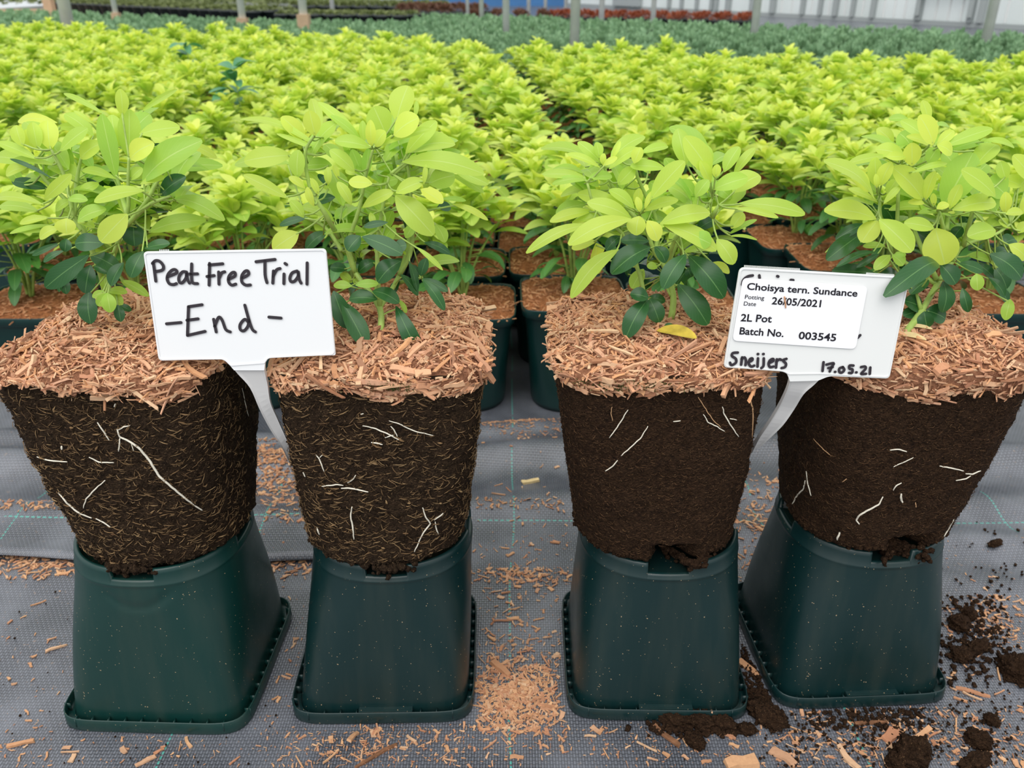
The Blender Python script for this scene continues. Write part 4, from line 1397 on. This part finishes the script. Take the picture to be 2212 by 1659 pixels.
def heather_bed(p0, p1, rows, n, h_pot, r, h, mat, label, group, name, gap):
    """a bed of potted heathers along the ground line p0 -> p1, rows stepping away"""
    rnd = random.Random(int(abs(p0[0]) * 100) + n)
    A, B = Vector((*p0, 0)), Vector((*p1, 0))
    d = (B - A).normalized()
    back = Vector((-d.y, d.x, 0))
    if back.y < 0: back = -back
    mesh = []
    for v in range(3):
        mb = MB(); tuft(mb, Vector((0, 0, h_pot * .95)), r, h, 70, rnd, .4); mesh.append(mb.mesh(name + '_foliage', mat))
    pb = MB(); loft(pb, [(lambda t, z=z, a=a: (*sq(a, 5, t), z)) for z, a in ((0, r * .75), (h_pot * .9, r * .94), (h_pot * .9, r), (h_pot, r), (h_pot, r * .9), (h_pot * .93, r * .88))], 20, close_first=True, close_last=True)
    pmsh = pb.mesh(name + '_pot', M['blackpot'])
    for j in range(rows):
        for k in range(n):
            p = A.lerp(B, k / max(1, n - 1)) + back * (j * gap)
            e = empty(name, (p.x, p.y, .001), label, 'plant', group, 0)
            link(bpy.data.objects.new('pot', pmsh), e)
            link(bpy.data.objects.new('foliage', mesh[(j + k) % 3]), e)
heather_bed((-6.1, 12.2), (-2.55, 9.0), 3, 24, .20, .090, .055, M['olive'], 'olive heather in a black pot in the long bed by the gravel', 'olive heathers in the long bed', 'potted_heather', .2)
heather_bed((-2.08, 8.3), (-.98, 8.0), 3, 8, .20, .070, .045, M['olive'], 'pale olive heather in a black pot in the short raised-looking bed', 'pale heathers in the short bed', 'potted_heather', .16)
heather_bed((-2.5, 10.6), (-.9, 10.2), 3, 9, .20, .09, .075, M['olive'], 'olive heather in the bed behind the short pale bed', 'olive heathers behind the short bed', 'potted_heather', .22)
heather_bed((-1.15, 9.6), (-.45, 9.4), 3, 4, .17, .097, .10, M['brown'], 'brown heather in the small clump between olive and rusty beds', 'brown heathers', 'potted_heather', .22)
heather_bed((-.40, 9.3), (.30, 9.2), 2, 4, .13, .095, .09, M['brown'], 'brown heather in the low clump before the blue screen', 'brown heathers by the blue screen', 'potted_heather', .22)
heather_bed((.42, 9.4), (2.15, 8.6), 3, 10, .13, .086, .08, M['rust'], 'rust red heather in the long low bed before the white wall', 'rusty heathers', 'potted_heather', .2)

M['wallwhite'] = None
k_ = NT('white_greenhouse_sheet')
co = k_.coord('Object', (1.2, 1.2, .2))
f_ = k_.noise(co, 1.5, 3)
k_.setp('Base Color', k_.ramp(f_, [(.3, srgb(228, 234, 230)), (.7, srgb(250, 253, 253))]))
k_.setp('Roughness', .5)
tr_ = k_.n('BsdfTranslucent'); tr_.inputs[0].default_value = (.95, .98, .98, 1)
mx_ = k_.n('MixShader'); mx_.inputs[0].default_value = .62
k_.l(k_.p.outputs[0], mx_.inputs[1]); k_.l(tr_.outputs[0], mx_.inputs[2]); k_.l(mx_.outputs[0], k_.out.inputs[0])
M['wallwhite'] = k_.m
M['galv'] = simple('galvanised_steel', srgb(236, 238, 232), .45, .5, .12, 8)
M['frame'] = simple('grey_frame', srgb(158, 164, 164), .5, .5)
M['blue'] = simple('blue_screen', srgb(70, 118, 170), .7, .3, .12, 2)
M['timber'] = simple('pale_timber', srgb(188, 160, 132), .8, .2, .1, 12)
M['gravel'] = simple('gravel_path', srgb(182, 166, 152), .95, .1, .2, 30)

WA, WB = Vector((5.36, 9.5, 0)), Vector((1.05, 17.4, 0))
WA2 = WA + (WA - WB).normalized() * 3.0
WD = (WB - WA).normalized()
WN = Vector((-WD.y, WD.x, 0))
if WN.y > 0: WN = -WN
WR = Matrix((WD, WN, Vector((0, 0, 1)))).transposed()
def wallbox(name, t0, t1, z0, z1, th, mat, lift=0.0, label=None, kind='structure'):
    mb = MB()
    c = WA + WD * ((t0 + t1) / 2) + WN * (lift + th / 2) + Vector((0, 0, (z0 + z1) / 2))
    mb.box((0, 0, 0), ((t1 - t0) / 2, th / 2, (z1 - z0) / 2), WR)
    o = mb.obj(name, mat, None, smooth=False)
    o.location = c
    return props(o, label, 'greenhouse wall' if label else None, None, kind)
LW = (WB - WA).length
wallbox('wall_right', -3.0, LW, .05, 3.6, .02, M['wallwhite'], -.02, 'white ribbed sheet wall of the greenhouse')
wallbox('baseboard_right', -3.0, LW, 0, .05, .05, M['frame'], -.03, 'grey foot strip of the white greenhouse wall')
def wall_t(u, v):
    d = ray(u, v)
    n = Vector((WN.x, WN.y, 0))
    p = CAM + d * ((WA - CAM).dot(n) / d.dot(n))
    return (p - WA).dot(WD)
nn_ = 0
for (u, wd) in ((1448, .05), (1475, .05), (1508, .05), (1540, .06), (1551, .04), (1576, .09), (1627, .06), (1673, .09), (1738, .06), (1776, .05), (1809, .07), (1847, .05), (1891, .06), (1991, .08), (2105, .06), (2128, .07)):
    t = wall_t(u, 10)
    nn_ += 1
    wallbox('trim_%d' % (nn_ + 1), t - wd / 2, t + wd / 2, .05, 3.6, .05, M['frame'], 0, 'grey upright of the white greenhouse wall')
for (u,) in ((1690,), (1712,), (1755,), (1793,), (1828,), (1866,), (1912,), (1935,), (1958,), (2026,), (2054,), (2082,), (2150,), (2180,)):
    t = wall_t(u, 10); nn_ += 1
    wallbox('trim_%d' % (nn_ + 1), t - .008, t + .008, .06, 3.6, .012, M['signgrey'], 0, 'pale seam rib of the white greenhouse wall')
# sliding door leaf in the wall with its rail and braces
tA, tB = wall_t(1991, 20), wall_t(2105, 20)
mb = MB()
lo, hi = min(tA, tB), max(tA, tB)
def wp(t, z, lift=.07): return WA + WD * t + WN * lift + Vector((0, 0, z))
mb.tube([wp(lo, .32), wp(hi, .32)], .03, 6)
mb.tube([wp(lo, .1), wp(lo, 2.4)], .03, 6); mb.tube([wp(hi, .1), wp(hi, 2.4)], .03, 6); mb.tube([wp(lo, 2.4), wp(hi, 2.4)], .03, 6)
mb.tube([wp(lo, .9), wp(lerp(lo, hi, .3), .32)], .012, 5); mb.tube([wp(hi, .5), wp(lerp(lo, hi, .7), 1.2)], .012, 5)
props(mb.obj('door_1', M['frame'], None, smooth=False), 'grey framed sliding door leaf in the white greenhouse wall', 'door', None, 'structure')

def farwall(name, x0, x1, y, z1, mat, label):
    mb = MB(); mb.box(((x0 + x1) / 2, y, z1 / 2), ((x1 - x0) / 2, .03, z1 / 2))
    props(mb.obj(name, mat, None, smooth=False), label, 'screen', None, 'structure')
farwall('wall_back', -2.05, 1.05, 17.4, 3.2, M['blue'], 'blue screen across the far end of the greenhouse')
M['doorgrey'] = simple('grey_door', srgb(160, 166, 166), .6)
wallbox('door_2', wall_t(1388, 8), wall_t(1330, 8), .05, 3.0, .06, M['doorgrey'], .01, 'grey sheet door at the far end of the white greenhouse wall')

POSTS = [(140, 4.4, .058, 'round galvanised post, broadest of all, standing at the lime bed edge', 0), (248, 8.0, .045, 'slim post set in a timber block beside the long heather bed', 1), (521, 7.0, .055, 'galvanised post with a timber shoe among the grey-green plants', 1), (654, 6.6, .060, 'galvanised post with a timber shoe before the short heather bed', 1),
    (718, 9.5, .045, 'slim post behind the short heather bed', 0), (1010, 9.0, .035, 'slim post by the brown heathers', 0), (1040, 8.4, .042, 'post before the blue screen beside the brown clump', 0), (1093, 6.2, .048, 'pale post rising from the grey-green plants near the bed gap', 0), (1243, 4.15, .044, 'stout galvanised post just beyond the lime bed near the bed gap', 0),
    (1300, 8.4, .05, 'post in front of the rusty heather bed beside the grey door', 0), (1412, 8.0, .045, 'post at the middle of the rusty heather bed', 0), (1635, 5.8, .05, 'galvanised post in the grey-green band before the white wall', 0), (2145, 4.7, .05, 'leaning-looking galvanised post near the sliding door leaf', 0), (108, 10.5, .07, 'short timber post base by the gravel path', 2),
    (1142, 12.0, .05, 'thin post against the blue screen, nearer the brown heathers', 0), (1178, 11.0, .04, 'thin post against the blue screen, nearer the rusty bed', 0), (1222, 13.0, .05, 'thin pale post close behind the stout post', 0)]
for (u, Y, wd, lab, base) in POSTS:
    p = PY(u, 20, Y)
    e = empty('greenhouse_post', (p.x, Y, 0), lab, 'post')
    if base != 2:
        mb = MB()
        mb.tube([(0, 0, -.02), (0, 0, 3.4)], wd / 2, 14)
        mb.obj('post', M['galv'], e)
    if base:
        mb = MB(); hh = .22 if base == 1 else .35
        if u == 654: hh = .26
        mb.box((0, 0, hh / 2), (wd * .68, wd * .68, hh / 2))
        mb.obj('timber_shoe', M['timber'], e, smooth=False)

def ground_patch(name, poly, z, mat, label):
    mb = MB()
    n = len(poly)
    mb.add([(x, y, z) for x, y in poly] + [(x, y, z - .02) for x, y in poly], [tuple(range(n))] + [(k, k + n, (k + 1) % n + n, (k + 1) % n) for k in range(n)])
    props(mb.obj(name, mat, None, smooth=False), label, 'path', None, 'structure')
ground_patch('path', [(-9, 8.6), (-4.1, 8.6), (-3.4, 9.4), (-6.5, 12.6), (-9, 13.0)], .012, M['gravel'], 'pale gravel path beside the long heather bed')
mb = MB(); a_, b_ = PY(-40, 4, 10.8), PY(100, 6, 10.8)
mb.box(((a_.x + b_.x) / 2, 10.8, .08), ((b_.x - a_.x) / 2, .04, .08))
props(mb.obj('timber_edging', M['timber'], None, smooth=False), 'pale timber edging board by the gravel path', 'edging board')

# ------------------------------------------------------------------ the far rows of olive crop
rf = random.Random(12)
mass = MB()
for r in range(26):
    for k in range(44):
        y = 12.8 + r * .42
        x = -2.4 - k * .30 - (y - 12.8) * .02 + rf.uniform(-.05, .05)
        u, v, z = project(Vector((x, y, .3)))
        if u < -60 or v < -45 or (u < 150 and y < 14): continue
        tuft(mass, Vector((x, y + rf.uniform(-.05, .05), .1)), .20, .22, 16, rf, .6)
props(mass.obj('olive_crop', M['olive'], None), 'olive crop rows filling the far end beyond the long heather bed', 'crop', None, 'stuff')

# ------------------------------------------------------------------ loose chips, crumbs and soil on the fabric
def blocked(x, y, m=.004):
    for i, t in enumerate(TR):
        px_, py_, rz = t['pot']
        c, s_ = math.cos(-rz), math.sin(-rz)
        dx, dy = x - px_, y - py_
        lx, ly = dx * c - dy * s_, dx * s_ + dy * c
        h = .0702 * (1.03 if i == 0 else 1) + m
        if abs(lx) < h and abs(ly) < h: return True
    return y > .93
rg = random.Random(21)
GCH = []
for k in range(16):
    if k < 6: d = (rg.uniform(.010, .022), rg.uniform(.0018, .0032), rg.uniform(.0008, .0016))
    elif k < 12: d = (rg.uniform(.008, .014), rg.uniform(.004, .007), rg.uniform(.001, .002))
    else: d = (rg.uniform(.005, .008), rg.uniform(.003, .005), rg.uniform(.001, .002))
    vs, fs = chip_geo(*d, rg)
    mb = MB(); mb.add(vs, fs)
    GCH.append((mb.mesh('loose_chip', M['gchip'], False), d[0], d[2]))

def drop_chip(x, y, label, group, k=None, sc=1.0, rz=None, tilt=0.0, mesh=None, name='wood_chip'):
    me, L, T = mesh or GCH[rg.randrange(len(GCH)) if k is None else k]
    o = bpy.data.objects.new(name, me)
    o.location = (x, y, gz(x, y) + T * .55 * sc + .0003 + abs(math.sin(tilt)) * L * .5 * sc)
    o.rotation_euler = (rg.uniform(-.12, .12), tilt, rg.uniform(0, 6.28) if rz is None else rz)
    o.scale = (sc, sc, sc)
    link(o)
    return props(o, label, 'wood chip', group)

ZONES = [  # x range, y range (photo), how many, label
    (1035, 1215, 1150, 1400, 40, 'tan wood chip in the middle gap of the four pots, towards the bed', 'chips up the middle gap'),
    (1030, 1225, 1410, 1640, 34, 'tan wood chip at the mouth of the middle gap of the four pots', 'chips at the foot of the middle gap'),
    (640, 1020, 1575, 1655, 26, 'tan wood chip on fabric before the pot under the handwritten sign', 'chips before the second pot'),
    (1230, 1660, 1575, 1655, 18, 'tan wood chip on the fabric before the pot with the dark hollow', 'chips before the third pot'),
    (1670, 2205, 1545, 1655, 34, 'tan wood chip among soil before the pot with the hanging soil lump', 'chips before the end pot with the soil lump'),
    (5, 160, 1180, 1260, 22, 'tan wood chip in the loose heap beside the dented pot', 'chips heaped beside the crescent-dented pot'),
    (5, 150, 1290, 1640, 16, 'tan wood chip lying singly on the fabric beside the crescent-dented pot', 'single chips beside the crescent-dented pot'),
    (575, 665, 1130, 1240, 22, 'tan wood chip heaped between the crescent-dented pot and its neighbour', 'chips heaped between the first two pots'),
    (590, 640, 1290, 1560, 10, 'tan wood chip in the narrow gap between the crescent-dented pot and its neighbour', 'chips in the narrow gap of the first two pots'),
    (1585, 1690, 1030, 1240, 26, 'tan wood chip on the fabric behind the gap of the third and fourth pots', 'chips behind the gap of the last two pots'),
    (2045, 2205, 1290, 1530, 16, 'tan wood chip among soil on the outer side of the pot with the soil lump', 'chips on the outer side of the end pot'),
    (1040, 1205, 880, 1120, 16, 'tan wood chip on the folds of fabric before the bed pots', 'chips on the fabric folds'),
    (0, 140, 1105, 1125, 6, 'tan wood chip lying along the raised fabric edge', 'chips along the raised fabric edge'),
    (20, 560, 1600, 1655, 12, 'small wood chip on the fabric before the crescent-dented pot', 'chips before the crescent-dented pot'),
]
for (u0, u1, v0, v1, n, lab, grp) in ZONES:
    c = 0; tries = 0
    while c < n and tries < 600:
        tries += 1
        p = PZ(rg.uniform(u0, u1), rg.uniform(v0, v1), 0)
        if blocked(p.x, p.y, .006): continue
        drop_chip(p.x, p.y, lab, grp, sc=rg.uniform(.45, .85))
        c += 1

def big_chip(u, v, L, Wd, T, ang, label, mat='gchip', tilt=0.0, seed=1):
    r_ = random.Random(seed)
    vs, fs = chip_geo(L, Wd, T, r_)
    mb = MB(); mb.add(vs, fs)
    p = PZ(u, v, 0)
    drop_chip(p.x, p.y, label, None, mesh=(mb.mesh('large_chip', M[mat], False), L, T), rz=math.radians(ang), tilt=tilt)
big_chip(1080, 1446, .020, .010, .003, -50, 'chunky orange wood chip with split end in the middle gap', seed=3)
big_chip(815, 1632, .034, .006, .002, 35, 'long curved grey-brown splinter before the pot under the handwritten sign', 'oldchip', seed=4)
big_chip(1438, 1592, .026, .005, .002, -50, 'long brown stick among soil before the third pot', 'oldchip', seed=5)
big_chip(1617, 1446, .020, .007, .002, -62, 'pale flat wood chip wedged between the third and fourth pots', seed=6)
big_chip(1536, 1548, .016, .0028, .0014, 75, 'upright orange sliver leaning on soil before the third pot', tilt=.7, seed=7)
big_chip(122, 1405, .016, .004, .0015, 28, 'orange sliver lying alone beside the crescent-dented pot', seed=8)
big_chip(1880, 1563, .027, .006, .002, 2, 'long flat bark strip before the pot with the soil lump', 'oldchip', seed=9)
big_chip(1832, 1640, .022, .007, .002, -70, 'narrow orange chip standing out on the fabric among soil balls', seed=10)
big_chip(1600, 1652, .022, .013, .004, 10, 'broad pale chunk of wood at the near edge of the fabric', seed=11)
big_chip(1692, 1637, .018, .010, .002, -45, 'broad orange flake beside the broad pale chunk', seed=12)
big_chip(1925, 1590, .017, .012, .002, 30, 'broad tan flake before the bark strip', seed=13)
big_chip(2100, 1495, .026, .005, .0015, -25, 'pointed pale splinter beside the end pot rim', seed=14)
big_chip(1985, 1590, .022, .006, .002, 28, 'straight split stick beyond the broad tan flake', seed=15)
big_chip(45, 1608, .018, .006, .002, 15, 'reddish flat chip at the corner of the fabric beside the crescent-dented pot', seed=16)
big_chip(315, 1645, .014, .004, .0012, 40, 'pale curled bark scrap on the fabric before the crescent-dented pot', seed=17)
big_chip(765, 1598, .013, .006, .002, 70, 'upended tan chip touching the rim of the pot under the handwritten sign', tilt=.4, seed=18)

WIDE = []
for k in range(24):
    a_ = rg.uniform(.0035, .011)
    WIDE.append(chip_geo(a_, a_ * rg.uniform(.3, .6), rg.uniform(.0008, .0018), rg))

big_chip(1146, 1047, .020, .008, .003, 12, 'cream coloured scrap of dry bark on the fabric by the teal thread', 'deadleaf', seed=19)

def crumbs(name, mat, label, zones, small, seed, kind='stuff'):
    r_ = random.Random(seed)
    mb = MB()
    for (u0, u1, v0, v1, n, s0, s1) in zones:
        c = 0; tries = 0
        while c < n and tries < n * 6:
            tries += 1
            if r_.random() < .5: u, v = r_.gauss((u0 + u1) / 2, (u1 - u0) / 4), r_.gauss((v0 + v1) / 2, (v1 - v0) / 4)
            else: u, v = r_.uniform(u0, u1), r_.uniform(v0, v1)
            p = PZ(u, v, 0)
            if blocked(p.x, p.y, .002): continue
            q = Vector((p.x, p.y, gz(p.x, p.y) + .0008))
            if small: put_chip(mb, q, (0, 0, 1), r_, r_.uniform(s0, s1) * 1.1, .2, WIDE[r_.randrange(len(WIDE))] if r_.random() < .75 else None)
            else: blob(mb, q + Vector((0, 0, .0006)), r_.uniform(s0, s1), r_)
            c += 1
    o = mb.obj(name, mat, None, smooth=not small)
    return props(o, label, 'debris', None, kind)
crumbs('wood_crumbs', M['gchip'], 'fine wood crumbs scattered over the whole fabric', [
    (0, 2212, 1150, 1659, 900, .08, .3), (0, 2212, 1560, 1659, 500, .1, .4), (1030, 1230, 1380, 1600, 420, .15, .7), (1000, 1200, 1440, 1580, 760, .2, .85), (1020, 1230, 1090, 1380, 170, .15, .6), (0, 170, 1190, 1260, 200, .3, .9),
    (570, 670, 1120, 1250, 220, .3, .9), (545, 650, 965, 1075, 420, .4, 1.0), (1040, 1210, 860, 950, 260, .15, .6), (1580, 1690, 1010, 1250, 240, .2, .8), (1640, 2212, 1530, 1659, 380, .15, .7), (2040, 2212, 1290, 1400, 240, .2, .7), (600, 1020, 1560, 1659, 250, .15, .5), (570, 640, 1080, 1110, 60, .3, .7), (0, 150, 1095, 1125, 60, .3, .7), (1030, 1230, 1225, 1260, 130, .3, .8), (1030, 1220, 1095, 1115, 70, .3, .7)], True, 31)
crumbs('soil_crumbs', M['soil_b'], 'dark soil crumbs strewn round the two fine compost root balls', [
    (1640, 2212, 1480, 1659, 560, .0004, .0015), (2030, 2180, 1290, 1480, 420, .0006, .0024), (1400, 1600, 1530, 1590, 330, .0008, .0026), (1590, 1690, 1490, 1570, 240, .0008, .0026), (0, 600, 1250, 1659, 60, .0004, .0012), (2060, 2212, 1150, 1300, 40, .0006, .002), (1600, 1660, 1380, 1500, 120, .0006, .002), (1740, 1990, 1530, 1580, 200, .0006, .0022)], False, 32)

def soil_lump(u, v, rx, ry, rz_, label, seed):
    p = PZ(u, v, 0)
    mb = MB()
    n, m = 44, 26
    off = Vector((seed * 3.7, 0, 0))
    vs = []
    for j in range(m + 1):
        ph = math.pi * j / m
        for k in range(n):
            a = 2 * math.pi * k / n
            d = Vector((math.sin(ph) * math.cos(a), math.sin(ph) * math.sin(a), math.cos(ph)))
            r_ = 1 + .34 * noise.noise(d * 1.6 + off) + .28 * noise.noise(d * 4.5 + off) + .22 * noise.noise(d * 11 + off)
            vs.append(Vector((d.x * rx * r_, d.y * ry * r_, max(-.55 * rz_, d.z * rz_ * r_))))
    fs = [(j * n + k, (j + 1) * n + k, (j + 1) * n + (k + 1) % n, j * n + (k + 1) % n) for j in range(m) for k in range(n)]
    mb.add(vs, fs)
    r2 = random.Random(seed)
    o = mb.obj('soil_clump', M['soil_b'])
    o.location = (p.x, p.y, gz(p.x, p.y) + .55 * rz_ + .0003)
    o.rotation_euler = (0, 0, r2.uniform(0, 6))
    props(o, label, 'soil clump')
LUMPS = [(2195, 1458, .014, .012, .010, 'large brown soil clump on the fabric out past the end pot'), (1968, 1640, .012, .011, .011, 'round dark soil ball at the near edge of the fabric'), (1655, 1552, .016, .009, .007, 'soil clump on the fabric between the rims of the last two pots'),
    (1450, 1556, .012, .007, .006, 'flat soil clump beside the long brown stick'), (1510, 1562, .010, .008, .006, 'soil clump by the upright orange sliver'), (1560, 1566, .010, .007, .005, 'soil clump before the corner of the pot with the dark hollow'),
    (2145, 1190, .009, .004, .003, 'small tailed soil crumb on the far fabric beyond the end pot'), (2112, 1404, .012, .006, .005, 'flat soil slab beside the large brown soil clump'), (2070, 1352, .010, .008, .006, 'soil clump heaped against the outer wall of the end pot'), (2092, 1330, .008, .006, .005, 'soil clump just beyond the heap by the end pot'),
    (2110, 1604, .010, .007, .006, 'soil clump with a wisp of white fibre on the fabric'), (2140, 1560, .006, .005, .004, 'small soil crumb beside the pointed pale splinter'), (2105, 1648, .014, .006, .004, 'long flat soil piece at the near edge of the fabric'), (1935, 1652, .008, .007, .006, 'soil crumb touching the round dark soil ball'),
    (1500, 1604, .009, .006, .004, 'low soil crumb heap out in front of the upright sliver'), (1612, 1580, .006, .005, .004, 'small soil crumb near the pale wedge chip'), (2075, 1420, .008, .009, .005, 'soil clump near the flat soil slab, close to the end pot')]
for k, (u, v, a, b, c, lab) in enumerate(LUMPS):
    soil_lump(u, v, a, b, c, lab, 60 + k)

# fallen leaves lying on the mulch
def fallen_leaf(ball, th, s_, L, w, ang, mat, label, lift=.003):
    p = CAPS[ball](th, s_) + Vector((0, 0, lift))
    d = Vector((math.cos(ang), math.sin(ang), .05))
    mb = MB()
    leaf(mb, p - d * L / 2, p + d * L / 2, w, Vector((0, -.25, 1)), .5, .05, .3, 8, -.06)
    o = mb.obj('fallen_leaf', mat, None, off=p)
    o.location = p
    props(o, label, 'leaf')
fallen_leaf(3, -1.8, .50, .017, .0055, -.35, M['deadleaf'], 'pale dry leaf on the mulch by the stem, the nearer to the bed')
fallen_leaf(3, -1.95, .66, .018, .006, -.5, M['deadleaf'], 'pale dry leaf on the mulch beside the printed sticker sign, lower of two')
fallen_leaf(2, -1.35, .58, .026, .012, -.5, M['yellowleaf'], 'yellowing dead leaf on the mulch above the moss edge')
big = PY(1748, 500, .5)
sl = MB(); vs, fs = chip_geo(.0065, .0014, .0006, random.Random(3))
pc = toP2(740, 490) + n2 * .0019
ax = (toP2(745, 540) - toP2(735, 440)).normalized(); ay = n2.cross(ax)
sl.add([pc + ax * v.x + ay * v.y + n2 * v.z for v in vs], fs)
o = sl.obj('wood_sliver', M['gchip'], None, smooth=False, off=pc); o.location = pc
props(o, 'tiny orange wood sliver stuck on the printed date of the sticker', 'wood chip')
